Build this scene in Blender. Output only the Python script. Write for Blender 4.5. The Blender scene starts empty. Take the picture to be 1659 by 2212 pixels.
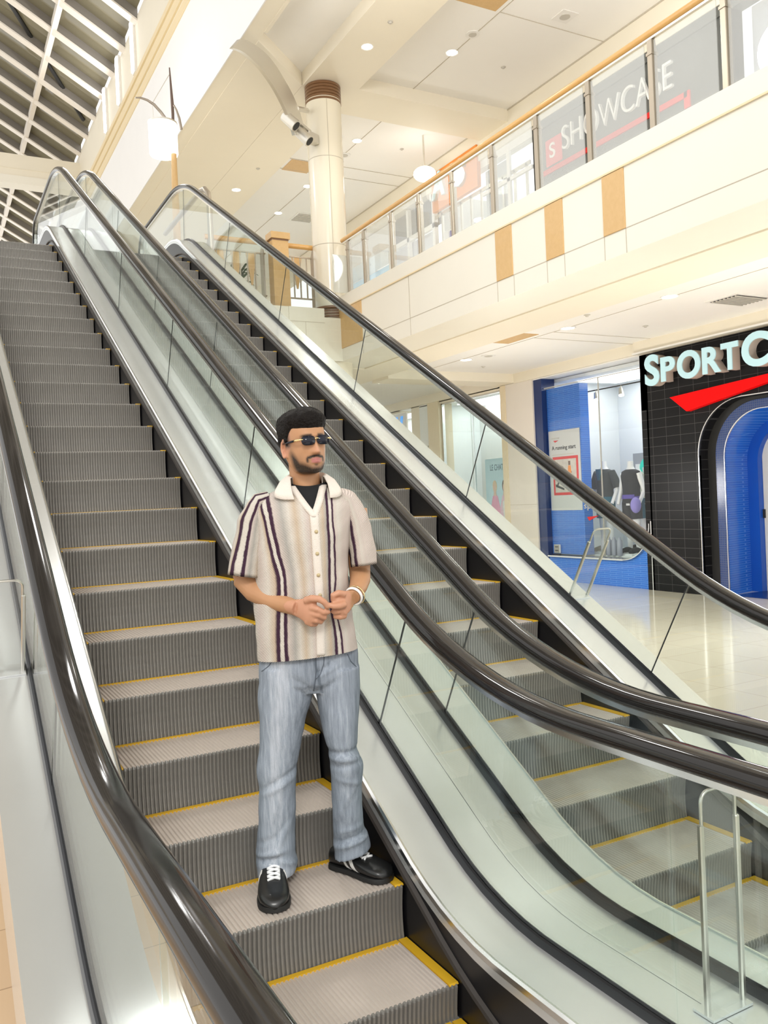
import bpy, bmesh, math, random
import numpy as np
from mathutils import Vector, Matrix, noise
random.seed(7)
C = bpy.context.scene.collection
S = 0.88            # metres per layout unit
ZF = -1.55          # lower floor level in layout units
PI = math.pi
T30 = math.tan(math.radians(30))
ROOTS = {}

# ---------------------------------------------------------------- materials
def mat(name, col, rough=0.5, metal=0.0, spec=0.5, emit=None, es=1.0, coat=0.0, bump=None, var=0.0, vscale=6.0, ior=None, aniso=0.0):
    m = bpy.data.materials.new(name); m.use_nodes = True
    nt = m.node_tree; b = nt.nodes['Principled BSDF']
    b.inputs['Base Color'].default_value = (*col, 1)
    b.inputs['Roughness'].default_value = rough
    b.inputs['Metallic'].default_value = metal
    b.inputs['Specular IOR Level'].default_value = spec
    b.inputs['Coat Weight'].default_value = coat
    b.inputs['Coat Roughness'].default_value = 0.05
    b.inputs['Anisotropic'].default_value = aniso
    if ior: b.inputs['IOR'].default_value = ior
    if emit:
        b.inputs['Emission Color'].default_value = (*emit, 1)
        b.inputs['Emission Strength'].default_value = es
    if var or bump:
        tc = nt.nodes.new('ShaderNodeTexCoord')
        nz = nt.nodes.new('ShaderNodeTexNoise'); nz.inputs['Scale'].default_value = vscale
        nz.inputs['Detail'].default_value = 6
        nt.links.new(tc.outputs['Object'], nz.inputs['Vector'])
        if var:
            mx = nt.nodes.new('ShaderNodeMix'); mx.data_type = 'RGBA'
            mx.inputs[6].default_value = (*[c * (1 - var) for c in col], 1)
            mx.inputs[7].default_value = (*[min(1, c * (1 + var)) for c in col], 1)
            nt.links.new(nz.outputs['Fac'], mx.inputs[0]); nt.links.new(mx.outputs[2], b.inputs['Base Color'])
        if bump:
            n2 = nt.nodes.new('ShaderNodeTexNoise'); n2.inputs['Scale'].default_value = bump[1]; n2.inputs['Detail'].default_value = 4
            nt.links.new(tc.outputs['Object'], n2.inputs['Vector'])
            bp = nt.nodes.new('ShaderNodeBump'); bp.inputs['Strength'].default_value = bump[0]; bp.inputs['Distance'].default_value = 0.02
            nt.links.new(n2.outputs['Fac'], bp.inputs['Height']); nt.links.new(bp.outputs['Normal'], b.inputs['Normal'])
    return m

def node(m, typ, **kw):
    n = m.node_tree.nodes.new(typ)
    for k, v in kw.items():
        if k.startswith('i_'): n.inputs[k[2:].replace('_', ' ')].default_value = v
        else: setattr(n, k, v)
    return n
def lnk(m, a, b): m.node_tree.links.new(a, b)

def glass(name, tint, ior=1.5, haze=0.0, hazecol=(0.9, 0.9, 0.88), rough=0.0):
    """thin pane: tinted straight-through transmission plus mirror reflection by Fresnel"""
    m = bpy.data.materials.new(name); m.use_nodes = True; nt = m.node_tree
    nt.nodes.remove(nt.nodes['Principled BSDF']); out = nt.nodes['Material Output']
    tr = node(m, 'ShaderNodeBsdfTransparent'); tr.inputs['Color'].default_value = (*tint, 1)
    gl = node(m, 'ShaderNodeBsdfGlossy'); gl.inputs['Roughness'].default_value = rough
    fr = node(m, 'ShaderNodeFresnel')
    ge = node(m, 'ShaderNodeNewGeometry'); ma = node(m, 'ShaderNodeMath', operation='MULTIPLY_ADD')
    ma.inputs[1].default_value = 1 / ior - ior; ma.inputs[2].default_value = ior
    lnk(m, ge.outputs['Backfacing'], ma.inputs[0]); lnk(m, ma.outputs[0], fr.inputs['IOR'])
    mx = node(m, 'ShaderNodeMixShader')
    lnk(m, fr.outputs[0], mx.inputs[0])
    if haze:
        df = node(m, 'ShaderNodeBsdfDiffuse'); df.inputs['Color'].default_value = (*hazecol, 1)
        m2 = node(m, 'ShaderNodeMixShader'); m2.inputs[0].default_value = haze
        lnk(m, tr.outputs[0], m2.inputs[1]); lnk(m, df.outputs[0], m2.inputs[2]); lnk(m, m2.outputs[0], mx.inputs[1])
    else:
        lnk(m, tr.outputs[0], mx.inputs[1])
    lnk(m, gl.outputs[0], mx.inputs[2]); lnk(m, mx.outputs[0], out.inputs['Surface'])
    return m

def brick(name, c1, mortar, w, h, msize, rough=0.35, offset=0.5, axes='YZ', metal=0.0, bump=0.0, c2=None, spec=0.5, msmooth=0.1):
    m = mat(name, c1, rough, metal, spec)
    b = m.node_tree.nodes['Principled BSDF']
    tc = node(m, 'ShaderNodeTexCoord'); sp = node(m, 'ShaderNodeSeparateXYZ'); cb = node(m, 'ShaderNodeCombineXYZ')
    lnk(m, tc.outputs['Object'], sp.inputs[0])
    lnk(m, sp.outputs['XYZ'.index(axes[0])], cb.inputs[0]); lnk(m, sp.outputs['XYZ'.index(axes[1])], cb.inputs[1])
    bt = node(m, 'ShaderNodeTexBrick', offset=offset, squash=1.0)
    bt.inputs['Color1'].default_value = (*c1, 1); bt.inputs['Color2'].default_value = (*(c2 or c1), 1); bt.inputs['Mortar'].default_value = (*mortar, 1)
    bt.inputs['Scale'].default_value = 1; bt.inputs['Mortar Size'].default_value = msize; bt.inputs['Mortar Smooth'].default_value = msmooth
    bt.inputs['Brick Width'].default_value = w; bt.inputs['Row Height'].default_value = h; bt.inputs['Bias'].default_value = 0
    lnk(m, cb.outputs[0], bt.inputs['Vector']); lnk(m, bt.outputs['Color'], b.inputs['Base Color'])
    if bump:
        bp = node(m, 'ShaderNodeBump', invert=True); bp.inputs['Strength'].default_value = bump; bp.inputs['Distance'].default_value = 0.01
        lnk(m, bt.outputs['Fac'], bp.inputs['Height']); lnk(m, bp.outputs['Normal'], b.inputs['Normal'])
    return m

def wood(name, c1, c2, scale=(1.5, 1.5, 12), rough=0.4, coat=0.2):
    m = mat(name, c1, rough, coat=coat); b = m.node_tree.nodes['Principled BSDF']
    tc = node(m, 'ShaderNodeTexCoord'); mp = node(m, 'ShaderNodeMapping'); mp.inputs['Scale'].default_value = scale
    nz = node(m, 'ShaderNodeTexNoise'); nz.inputs['Scale'].default_value = 6; nz.inputs['Detail'].default_value = 8; nz.inputs['Roughness'].default_value = 0.65
    cr = node(m, 'ShaderNodeMix', data_type='RGBA'); cr.inputs[6].default_value = (*c1, 1); cr.inputs[7].default_value = (*c2, 1)
    lnk(m, tc.outputs['Object'], mp.inputs[0]); lnk(m, mp.outputs[0], nz.inputs['Vector']); lnk(m, nz.outputs['Fac'], cr.inputs[0]); lnk(m, cr.outputs[2], b.inputs['Base Color'])
    return m

def emis(name, col, s):
    return mat(name, tuple(min(1, c) for c in col), 0.5, emit=col, es=s)

# ---------------------------------------------------------------- mesh builder
class MB:
    def __init__(s): s.bm = bmesh.new()
    def face(s, vs):
        try: return s.bm.faces.new(vs)
        except ValueError: return None
    def box(s, x0, x1, y0, y1, z0, z1):
        v = [s.bm.verts.new((x, y, z)) for x in (x0, x1) for y in (y0, y1) for z in (z0, z1)]
        for q in ((0, 1, 3, 2), (4, 6, 7, 5), (0, 4, 5, 1), (2, 3, 7, 6), (0, 2, 6, 4), (1, 5, 7, 3)): s.face([v[i] for i in q])
        return s
    def obox(s, c, ax, ay, az):
        """box from centre and three half-axis vectors"""
        c, ax, ay, az = map(Vector, (c, ax, ay, az))
        v = [s.bm.verts.new(c + i * ax + j * ay + k * az) for i in (-1, 1) for j in (-1, 1) for k in (-1, 1)]
        for q in ((0, 1, 3, 2), (4, 6, 7, 5), (0, 4, 5, 1), (2, 3, 7, 6), (0, 2, 6, 4), (1, 5, 7, 3)): s.face([v[i] for i in q])
        return s
    def rings(s, rr, closed=True, cap=True, loop=False):
        """loft a list of vertex rings"""
        R = [[s.bm.verts.new(p) for p in r] for r in rr]
        n = len(R[0]); m = len(R)
        for i in range(m if loop else m - 1):
            a, b = R[i], R[(i + 1) % m]
            for j in range(n if closed else n - 1):
                k = (j + 1) % n; s.face((a[j], a[k], b[k], b[j]))
        if cap and closed and not loop:
            s.face(R[0][::-1]); s.face(R[-1])
        return s
    def tube(s, pts, rad, seg=10, cap=True, sx=1.0, up=None):
        pts = [Vector(p) for p in pts]; n = len(pts)
        rads = rad if isinstance(rad, list) else [rad] * n
        rr = []; prev = None
        for i, p in enumerate(pts):
            t = (pts[min(i + 1, n - 1)] - pts[max(i - 1, 0)]).normalized()
            if prev is None:
                u = Vector(up) if up else (Vector((0, 0, 1)) if abs(t.z) < .9 else Vector((1, 0, 0)))
            else: u = prev
            u = (u - t * u.dot(t)).normalized(); prev = u; w = t.cross(u)
            r = rads[i]; ru, rw = (r if isinstance(r, (tuple, list)) else (r, r * sx))
            rr.append([p + u * ru * math.cos(a) + w * rw * math.sin(a) for a in [2 * PI * k / seg for k in range(seg)]])
        return s.rings(rr, cap=cap)
    def prism(s, poly, axis, a, b):
        """polygon (2d) extruded along a world axis"""
        def P(q, t):
            return {'x': (t, q[0], q[1]), 'y': (q[0], t, q[1]), 'z': (q[0], q[1], t)}[axis]
        A = [s.bm.verts.new(P(q, a)) for q in poly]; B = [s.bm.verts.new(P(q, b)) for q in poly]
        n = len(poly); s.face(A); s.face(B[::-1])
        for i in range(n): s.face((A[i], B[i], B[(i + 1) % n], A[(i + 1) % n]))
        return s
    def lathe(s, prof, c, seg=32, a0=0, a1=2 * PI):
        full = abs(a1 - a0 - 2 * PI) < 1e-6; m = seg if full else seg + 1
        rr = []
        for k in range(m):
            a = a0 + (a1 - a0) * k / seg
            rr.append([(c[0] + r * math.cos(a), c[1] + r * math.sin(a), c[2] + z) for r, z in prof])
        return s.rings(rr, closed=False, loop=full)
    def disc(s, c, r, n=20, th=0.01):
        return s.lathe([(0.0001, 0), (r, 0), (r, th), (0.0001, th)], c, n)
    def sphere(s, c, r, sc=(1, 1, 1), seg=20, rng=12):
        rr = []
        for i in range(rng + 1):
            ph = PI * i / rng; rr.append([(c[0] + r * sc[0] * max(.001, math.sin(ph)) * math.cos(2 * PI * k / seg), c[1] + r * sc[1] * max(.001, math.sin(ph)) * math.sin(2 * PI * k / seg), c[2] - r * sc[2] * math.cos(ph)) for k in range(seg)])
        return s.rings(rr)
    def grid(s, P):
        V = [[s.bm.verts.new(p) for p in row] for row in P]
        for i in range(len(V) - 1):
            for j in range(len(V[0]) - 1): s.face((V[i][j], V[i][j + 1], V[i + 1][j + 1], V[i + 1][j]))
        return s
    def slab(s, P, Q):
        """closed sheet between two grids of points"""
        A = [[s.bm.verts.new(p) for p in row] for row in P]; B = [[s.bm.verts.new(p) for p in row] for row in Q]
        m, n = len(A), len(A[0])
        for i in range(m - 1):
            for j in range(n - 1):
                s.face((A[i][j], A[i][j + 1], A[i + 1][j + 1], A[i + 1][j])); s.face((B[i][j], B[i + 1][j], B[i + 1][j + 1], B[i][j + 1]))
        for j in range(n - 1):
            s.face((A[0][j + 1], A[0][j], B[0][j], B[0][j + 1])); s.face((A[-1][j], A[-1][j + 1], B[-1][j + 1], B[-1][j]))
        for i in range(m - 1):
            s.face((A[i][0], A[i + 1][0], B[i + 1][0], B[i][0])); s.face((A[i + 1][-1], A[i][-1], B[i][-1], B[i + 1][-1]))
        return s
    def bevel(s, w, seg=2, ang=0.6):
        bmesh.ops.recalc_face_normals(s.bm, faces=s.bm.faces)
        ed = [e for e in s.bm.edges if len(e.link_faces) == 2 and e.calc_face_angle(0) > ang]
        bmesh.ops.bevel(s.bm, geom=ed, offset=w, segments=seg, profile=0.5, affect='EDGES', clamp_overlap=True)
        return s
    def build(s, name, m=None, parent=None, smooth=False, local=False, recalc=True):
        if recalc: bmesh.ops.recalc_face_normals(s.bm, faces=s.bm.faces)
        me = bpy.data.meshes.new(name)
        if parent is not None and not local:
            off = root_loc(parent)
            bmesh.ops.translate(s.bm, verts=s.bm.verts, vec=-off)
        s.bm.to_mesh(me); s.bm.free()
        if smooth: smooth_mesh(me, smooth)
        return add(name, me, m, parent)

def smooth_mesh(me, ang):
    me.polygons.foreach_set('use_smooth', [True] * len(me.polygons))
    if ang is not True: me.set_sharp_from_angle(angle=math.radians(ang))

def root_loc(o):
    v = Vector((0, 0, 0))
    while o is not None:
        v = v + o.location; o = o.parent
    return v

def add(name, me, m=None, parent=None):
    if m is not None:
        me.materials.clear()
        for x in (m if isinstance(m, list) else [m]): me.materials.append(x)
    o = bpy.data.objects.new(name, me); C.objects.link(o)
    if parent is not None: o.parent = parent
    return o

def thing(name, label, cat, loc=(0, 0, 0), group=None):
    o = bpy.data.objects.new(name, None); o.empty_display_size = 0.1; C.objects.link(o)
    o.location = loc; o['label'] = label; o['category'] = cat
    if group: o['group'] = group
    return o
def tag(o, label, cat, group=None, kind=None):
    o['label'] = label; o['category'] = cat
    if group: o['group'] = group
    if kind: o['kind'] = kind
    return o
def struct(o, label=None):
    o['kind'] = 'structure'
    if label: o['label'] = label; o['category'] = 'building'
    return o
def dup(root, loc, label):
    r = root.copy(); C.objects.link(r); r.location = loc; r['label'] = label
    for ch in list(root.children):
        c = ch.copy(); C.objects.link(c); c.parent = r
        for g in ch.children:
            d = g.copy(); C.objects.link(d); d.parent = c
    return r

def text_mesh(body, size, depth, thick=0.0, shear=0.0, spacing=1.0):
    cu = bpy.data.curves.new('t', 'FONT'); cu.body = body; cu.size = size; cu.extrude = depth; cu.offset = thick; cu.shear = shear
    cu.space_character = spacing; cu.resolution_u = 6
    o = bpy.data.objects.new('t', cu); C.objects.link(o)
    dg = bpy.context.evaluated_depsgraph_get(); dg.update()
    me = bpy.data.meshes.new_from_object(o.evaluated_get(dg))
    bpy.data.objects.remove(o); bpy.data.curves.remove(cu)
    return me
def place_text(name, body, origin, right, up, height, depth, m, parent, thick=0.0, shear=0.0, width=None, spacing=1.0):
    """letters whose cap height is `height`, running along `right` from `origin` (lower left)"""
    me = text_mesh(body, 1.0, 0.1, thick, shear, spacing)
    n = len(me.vertices); co = np.zeros(n * 3); me.vertices.foreach_get('co', co); co = co.reshape(-1, 3)
    ymin, ymax, xmin, xmax = co[:, 1].min(), co[:, 1].max(), co[:, 0].min(), co[:, 0].max()
    sy = height / (ymax - ymin); sx = (width / (xmax - xmin)) if width else sy
    r = Vector(right).normalized(); u = Vector(up).normalized(); w = r.cross(u)
    O = Vector(origin)
    if parent is not None: O = O - root_loc(parent)
    out = np.array(O) + np.outer((co[:, 0] - xmin) * sx, r) + np.outer((co[:, 1] - ymin) * sy, u) + np.outer(co[:, 2] * depth / 0.2, w)
    me.vertices.foreach_set('co', out.ravel()); me.update()
    return add(name, me, m, parent)

def sweep(path, prof, x0):
    """profile (x offset, normal offset) carried along a (y, z) path at side position x0"""
    rr = []
    n = len(path)
    for i, (y, z) in enumerate(path):
        a, b = path[max(i - 1, 0)], path[min(i + 1, n - 1)]
        ty, tz = b[0] - a[0], b[1] - a[1]; L = math.hypot(ty, tz); ty /= L; tz /= L
        rr.append([(x0 + px, y - tz * pn, z + ty * pn) for px, pn in prof])
    return rr
# ---------------------------------------------------------------- palette
M = {}
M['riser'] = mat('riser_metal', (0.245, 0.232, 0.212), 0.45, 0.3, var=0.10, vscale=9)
M['tread'] = mat('bright_tread_metal', (0.70, 0.61, 0.54), 0.40, 0.3, var=0.08, vscale=9)  # paler than the risers: light reflected off the treads put into the colour
M['yellow'] = mat('yellow_line', (0.72, 0.42, 0.02), 0.5)
M['black'] = mat('black_skirt', (0.006, 0.006, 0.008), 0.35)
M['brush'] = mat('skirt_brush', (0.035, 0.028, 0.024), 0.5)
M['steel'] = mat('brushed_steel', (0.82, 0.83, 0.83), 0.27, 0.72, var=0.04, vscale=3, aniso=0.5)
M['steel_edge'] = mat('polished_steel_edge', (0.78, 0.78, 0.77), 0.16, 1.0)
M['rubber'] = mat('handrail_rubber', (0.018, 0.016, 0.015), 0.09, 0.0, spec=0.38, ior=1.5)
M['gasket'] = mat('black_gasket', (0.012, 0.013, 0.016), 0.3)
M['esc_glass'] = glass('balustrade_glass', (0.935, 0.97, 0.955), 1.5)
M['acrylic'] = glass('clear_acrylic', (0.97, 0.98, 0.98), 1.4, haze=0.05)
M['channel'] = mat('aluminium_channel', (0.62, 0.60, 0.55), 0.3, 1.0)

C30 = math.cos(math.radians(30))
def ramp(h, y1, R1, y2, R2):
    def z(y):
        if y < y1:
            s = min(y1 - y, R1 * .5); return y1 * T30 + h - R1 * (math.sqrt(1 - (.5 - s / R1) ** 2) - C30)
        if y > y2:
            s = min(y - y2, R2 * .5); return y2 * T30 + h + R2 * (math.sqrt(1 - (.5 - s / R2) ** 2) - C30)
        return y * T30 + h
    return z
NOSE = ramp(0.0, -2.27, 1.8, 6.94, 1.8)
DECK = ramp(0.14, -2.0, 1.38, 7.40, 1.4)
RAIL = ramp(0.97, -1.7, 2.42, 7.3, 2.5)
Y0, Y1 = -4.0, 10.45
XB = 1.821; PHB = -1.068      # second escalator: centre line and step phase

def samples(a, b, curved):
    ys = {a, b}
    for c0, c1 in curved:
        for i in range(15): 
            y = c0 + (c1 - c0) * i / 14
            if a < y < b: ys.add(y)
    return sorted(ys)
CURV = [(-3.2, -1.6), (6.8, 8.7)]
YS = samples(Y0, Y1, CURV)

# ---------------------------------------------------------------- one step, shared by all
def step_meshes():
    N = 54; d = 0.009
    prof = [(0.40, 0.0, (0, 1)), (0.36, 0.0, (0, 1)), (0.012, 0.0, (0, 1)), (0.003, -0.003, (-.7, .7)), (0.0, -0.012, (-1, 0)), (0.006, -0.05, (-1, 0)), (0.011, -0.10, (-1, 0)), (0.012, -0.15, (-1, 0)), (0.009, -0.20, (-1, 0)), (0.004, -0.235, (-1, 0)), (-0.004, -0.275, (-1, 0))]
    b = MB(); P = []
    xs = []
    p = 1.0 / N
    for i in range(N):
        x = -.5 + i * p
        xs += [(x + .08 * p, 1), (x + .30 * p, 0), (x + .70 * p, 0), (x + .92 * p, 1)]
    for x, g in xs:
        P.append([(x, y - nv[0] * d * g, z - nv[1] * (.0055 if nv[1] == 1 else d) * g) for y, z, nv in prof])
    b.grid(P)
    # solid body behind the ribs so no light passes
    b.box(-.5, .5, .03, .40, -.25, -.02)
    body = b.build('t', None, recalc=False); me = body.data; bpy.data.objects.remove(body)
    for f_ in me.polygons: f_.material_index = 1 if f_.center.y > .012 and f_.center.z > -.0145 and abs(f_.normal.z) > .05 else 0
    side = MB(); 
    side.rings([[(x, y, z) for y, z in ((0.40, -.02), (0.40, .002), (0.010, .002), (0.004, -.004), (0.02, -.02))] for x in (.462, .502)])
    so = side.build('t'); ms = so.data; bpy.data.objects.remove(so)
    sl = MB(); sl.rings([[(x, y, z) for y, z in ((0.40, -.02), (0.40, .002), (0.010, .002), (0.004, -.004), (0.02, -.02))] for x in (-.502, -.462)])
    so = sl.build('t'); ml = so.data; bpy.data.objects.remove(so)
    bk = MB(); bk.box(-.455, .455, .378, .402, -.02, .0025); so = bk.build('t'); mk = so.data; bpy.data.objects.remove(so)
    for m in (ms, ml, mk): m.materials.clear()
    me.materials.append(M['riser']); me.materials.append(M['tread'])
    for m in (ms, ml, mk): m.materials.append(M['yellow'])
    return me, ms, ml, mk
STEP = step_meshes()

def escalator(name, label, xc, phase, xgl, xgr, outer_l, outer_r, hl=(-4.0, 10.45), hr=(-4.0, 10.45)):
    root = thing(name, label, 'escalator', (xc, -3.2, ZF), 'the two escalators side by side')
    rl = root.location
    k = math.ceil((-3.9 - phase) / .4)
    while phase + .4 * k < 8.0:
        y = phase + .4 * k
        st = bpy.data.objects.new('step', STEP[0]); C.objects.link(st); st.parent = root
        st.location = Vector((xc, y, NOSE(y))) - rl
        for me, nm in ((STEP[1], 'side_line'), (STEP[2], 'side_line'), (STEP[3], 'back_line')):
            o = bpy.data.objects.new(nm, me); C.objects.link(o); o.parent = st
        k += 1
    for sgn, xg, xo in ((-1, xgl, outer_l), (1, xgr, outer_r)):
        def X(v): return xc + sgn * v
        g = abs(xg - xc)
        path = [(y, DECK(y)) for y in YS]
        # skirt with brush
        b = MB(); A = []; B = []
        for y in YS:
            A.append([(X(.506), y, z) for z in (NOSE(y) - .33, DECK(y) - .005)]); B.append([(X(.530), y, z) for z in (NOSE(y) - .33, DECK(y) - .005)])
        b.slab(A, B); sk = b.build('skirt_panel', M['black'], root)
        b = MB(); pth = [(y, NOSE(y) + .055) for y in YS if -3.6 < y < 8.3]
        b.rings(sweep(pth, [(sgn * .506, -.012), (sgn * .506, .012), (sgn * .492, .004), (sgn * .487, -.008), (sgn * .492, -.014)], xc)); b.build('skirt_brush', M['brush'], sk)
        # inner deck
        b = MB(); pr = [(sgn * a, n) for a, n in ((.503, -.055), (.503, -.004), (.510, .004), (g - .014, .008), (g - .014, -.02), (.524, -.02), (.524, -.055))]
        b.rings(sweep(path, pr, xc)); dk = b.build('inner_deck', M['steel'], root, smooth=30)
        b = MB(); b.rings(sweep(path, [(sgn * a, n) for a, n in ((.500, -.02), (.500, .002), (.509, .0105), (.517, .0105), (.517, .004), (.508, -.02))], xc)); b.build('deck_edge', M['steel_edge'], dk, smooth=30)
        # outer deck and cladding
        go = xg + sgn * .014; b = MB()
        pr = [(go - xc, .0), (go - xc, .008), (xo - xc, .008), (xo - xc, -.05), (xo - sgn * .02 - xc, -.05), (xo - sgn * .02 - xc, .0)]
        b.rings(sweep(path, pr, xc)); od = b.build('outer_deck', M['steel'], root, smooth=30)
        # gaskets at the foot of the glass
        b = MB()
        for s2 in (-1, 1):
            b.rings(sweep(path, [(xg - xc + s2 * a, n) for a, n in ((.008, .0), (.008, .040), (.016, .036), (.022, .008), (.022, .0))], xc))
        b.build('glass_gasket', M['gasket'], dk, smooth=30)
        # glass panels split by joints square to the slope
        joints = [-4.0, -3.27, -1.40, .47, 2.34, 4.21, 6.08, 7.95, Y1]
        for a, c in zip(joints[:-1], joints[1:]):
            ys = samples(a + .006, c - .006, CURV); P = []; Q = []
            for y in ys:
                sl = (DECK(y + .01) - DECK(y - .01)) / .02; th = math.atan(sl)
                if y < -3.0 or y > 8.3: th = 0
                t = .8
                for _ in range(30):
                    yy = y - t * math.sin(th); t += (RAIL(yy) - .03 - (DECK(y) + t * math.cos(th))) * .8
                p0 = (y, DECK(y) - .02); p1 = (y - t * math.sin(th), DECK(y) + t * math.cos(th))
                P.append([(xg - .008, *p0), (xg - .008, *p1)]); Q.append([(xg + .008, *p0), (xg + .008, *p1)])
            b = MB(); b.slab(P, Q); gp = b.build('glass_panel', M['esc_glass'], root)
            if a > -3: b = MB(); b.tube([((P[0][0][0] + Q[0][0][0]) / 2, P[0][0][1] - .006, P[0][0][2]), ((P[0][0][0] + Q[0][0][0]) / 2, P[0][1][1] - .006, P[0][1][2])], .0045, 6); b.build('panel_seam', M['gasket'], gp)
        # newel half discs of glass
        for yy, s3 in ((Y0, -1), (Y1, 1)):
            r = .40; zc = RAIL(yy) - r; zb = DECK(yy) - .02
            pl = [(yy, zb)] + [(yy + s3 * (r - .03) * math.cos(t), zc + (r - .03) * math.sin(t)) for t in [PI * (-.5 + i / 16) for i in range(17)] if zc + (r - .03) * math.sin(t) > zb] + [(yy, zc + r - .03)]
            b = MB(); b.prism(pl, 'x', xg - .008, xg + .008); b.build('newel_glass', M['esc_glass'], root)
        # handrail: newel, ramp, newel
        r = .40; pth = []
        zc = RAIL(Y0) - r; pth += [(Y0 + r * math.cos(t), zc + r * math.sin(t)) for t in [PI * (1.5 - i / 14) for i in range(14)]]
        pth += [(y, RAIL(y)) for y in samples(Y0, Y1, CURV)]
        zc = RAIL(Y1) - r; pth += [(Y1 + r * math.cos(t), zc + r * math.sin(t)) for t in [PI * (.5 - i / 14) for i in range(1, 15)]]
        prof = [(.050 * math.copysign(abs(math.cos(a)) ** .7, math.cos(a)), .006 + .034 * math.copysign(abs(math.sin(a)) ** .8, math.sin(a))) for a in [2 * PI * i / 18 for i in range(18)]]
        b = MB(); b.rings(sweep(pth, prof, xg)); hd = b.build('handrail', M['rubber'], root, smooth=True)
        b = MB(); b.rings(sweep(pth, [(-.026, -.046), (-.026, -.022), (.026, -.022), (.026, -.046)], xg)); b.build('handrail_guide', M['steel_edge'], hd)
    # landing plates
    b = MB(); b.box(xc - .50, xc + .50, -5.0, -3.35, ZF - .04, ZF + .004); b.build('landing_plate', M['steel'], root)
    b = MB(); b.box(xc - .50, xc + .50, 8.0, 9.6, NOSE(8) - .05, NOSE(8) + .004); b.build('landing_plate', M['steel'], root)
    # truss soffit and outer side cladding
    b = MB(); A = []; B = []
    for y in YS:
        lo = max(ZF - .0, DECK(y) - 1.0)
        A.append([(outer_l + .03, y, lo), (outer_r - .03, y, lo)]); B.append([(outer_l + .03, y, lo + .03), (outer_r - .03, y, lo + .03)])
    b.slab(A, B); b.build('truss_soffit', M['steel'], root)
    return root

def cladding(root, x, s):
    b = MB(); A = []; B = []
    for y in YS:
        lo = max(ZF, DECK(y) - 1.0)
        A.append([(x, y, lo), (x, y, DECK(y) - .03)]); B.append([(x + s * .02, y, lo), (x + s * .02, y, DECK(y) - .03)])
    b.slab(A, B); b.build('side_cladding', M['steel'], root)

escA = escalator('escalator', 'steel escalator with yellow-edged steps the man stands on, nearest the left edge', 0.0, 0.0, -.78, .72, -.985, .909)
cladding(escA, -.97, 1)
escB = escalator('escalator', 'second steel escalator with glass sides, right of the man, nearest the shops', XB, PHB, XB - .72, XB + .72, .912, XB + .915)
cladding(escB, XB + .90, -1)

# ---------------------------------------------------------------- clear anti-climb guards on the decks
def guard(label, x0, x1, yb, zb, ang, h, hpost):
    root = thing('climb_guard', label, 'guard panel', ((x0 + x1) / 2, yb, zb), 'clear guards on the escalator decks')
    n = Vector((0, -math.sin(ang), math.cos(ang))); t = Vector((0, math.cos(ang), math.sin(ang))); o = Vector((0, yb, zb))
    def P(x, v, w=0): return tuple(Vector((x, 0, 0)) + o + n * v + t * w)
    r = .035; w = x1 - x0
    pl = [(x0 + .004, .0)] + [(x0 + .004 + r - r * math.cos(a), h - r + r * math.sin(a)) for a in [PI / 2 * i / 6 for i in range(7)]] + [(x1 - .004 - r + r * math.sin(a), h - r + r * math.cos(a)) for a in [PI / 2 * i / 6 for i in range(7)]] + [(x1 - .004, .0)]
    b = MB(); b.rings([[P(x, v, s) for x, v in pl] for s in (-.004, .004)]); b.build('panel', M['acrylic'], root)
    e = MB(); e.tube([P(x, v) for x, v in pl], .006, 6); e.build('panel_edge', M['channel'], root, smooth=True)
    for x in (x0, x1):
        b = MB(); b.rings([[P(x + dx, v, dw) for dx, dw in ((-.009, -.009), (.009, -.009), (.009, .009), (-.009, .009))] for v in (0, hpost)]).bevel(.004, 1)
        b.build('post', M['channel'], root)
    b = MB(); b.rings([[P(x, v, dw) for v, dw in ((0, -.03), (.008, -.03), (.008, .05), (0, .05))] for x in (x0 - .01, x1 + .01)]); b.build('foot_plate', M['steel'], root)
    return root
guard('clear rounded guard panel between two metal posts in the bottom right corner', .87, 1.03, -3.25, DECK(-3.25) + .01, 0, .70, .60)
guard('small clear guard on the far outer deck beside the shop window', 2.56, 2.715, -.70, DECK(-.70) + .01, math.radians(30), .53, .44)
guard('clear guard panel at the left edge, beside the nearest black handrail', -.975, -.815, -.74, DECK(-.74) + .01, math.radians(30), .52, .44)
# ---------------------------------------------------------------- setting materials
M['cream'] = mat('cream_paint', (0.82, 0.76, 0.63), 0.55, var=0.03, vscale=2)
M['ivory'] = mat('ivory_paint', (0.82, 0.785, 0.69), 0.5, var=0.025, vscale=2)
M['white'] = mat('white_paint', (0.86, 0.85, 0.84), 0.55, var=0.02, vscale=2)
M['ceil'] = mat('ceiling_paint', (0.87, 0.85, 0.81), 0.7, var=0.02, vscale=2)
M['soffit'] = mat('soffit_paint', (0.84, 0.775, 0.64), 0.6, var=0.02, vscale=2)
M['warm'] = mat('moulding_paint', (0.80, 0.66, 0.42), 0.5)
M['groove'] = mat('dark_joint', (0.52, 0.47, 0.38), 0.8)
M['woodpanel'] = wood('tan_wood_panel', (0.58, 0.36, 0.14), (0.70, 0.47, 0.22), (3, 3, 3), 0.5)
M['rail'] = wood('orange_wood_rail', (0.62, 0.33, 0.09), (0.75, 0.45, 0.16), (2, 2, 2), 0.3, 0.4)
M['post'] = mat('bronze_post', (0.42, 0.36, 0.28), 0.38, 0.6)
M['railglass'] = glass('railing_glass', (0.93, 0.95, 0.94), 1.6, haze=0.26)  # diffuse white haze stands in for pale reflections on the panes
M['shopglass'] = glass('shop_glass', (0.97, 0.985, 0.985), 1.35)
M['column'] = mat('column_enamel', (0.80, 0.74, 0.60), 0.22, coat=0.3)
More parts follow.
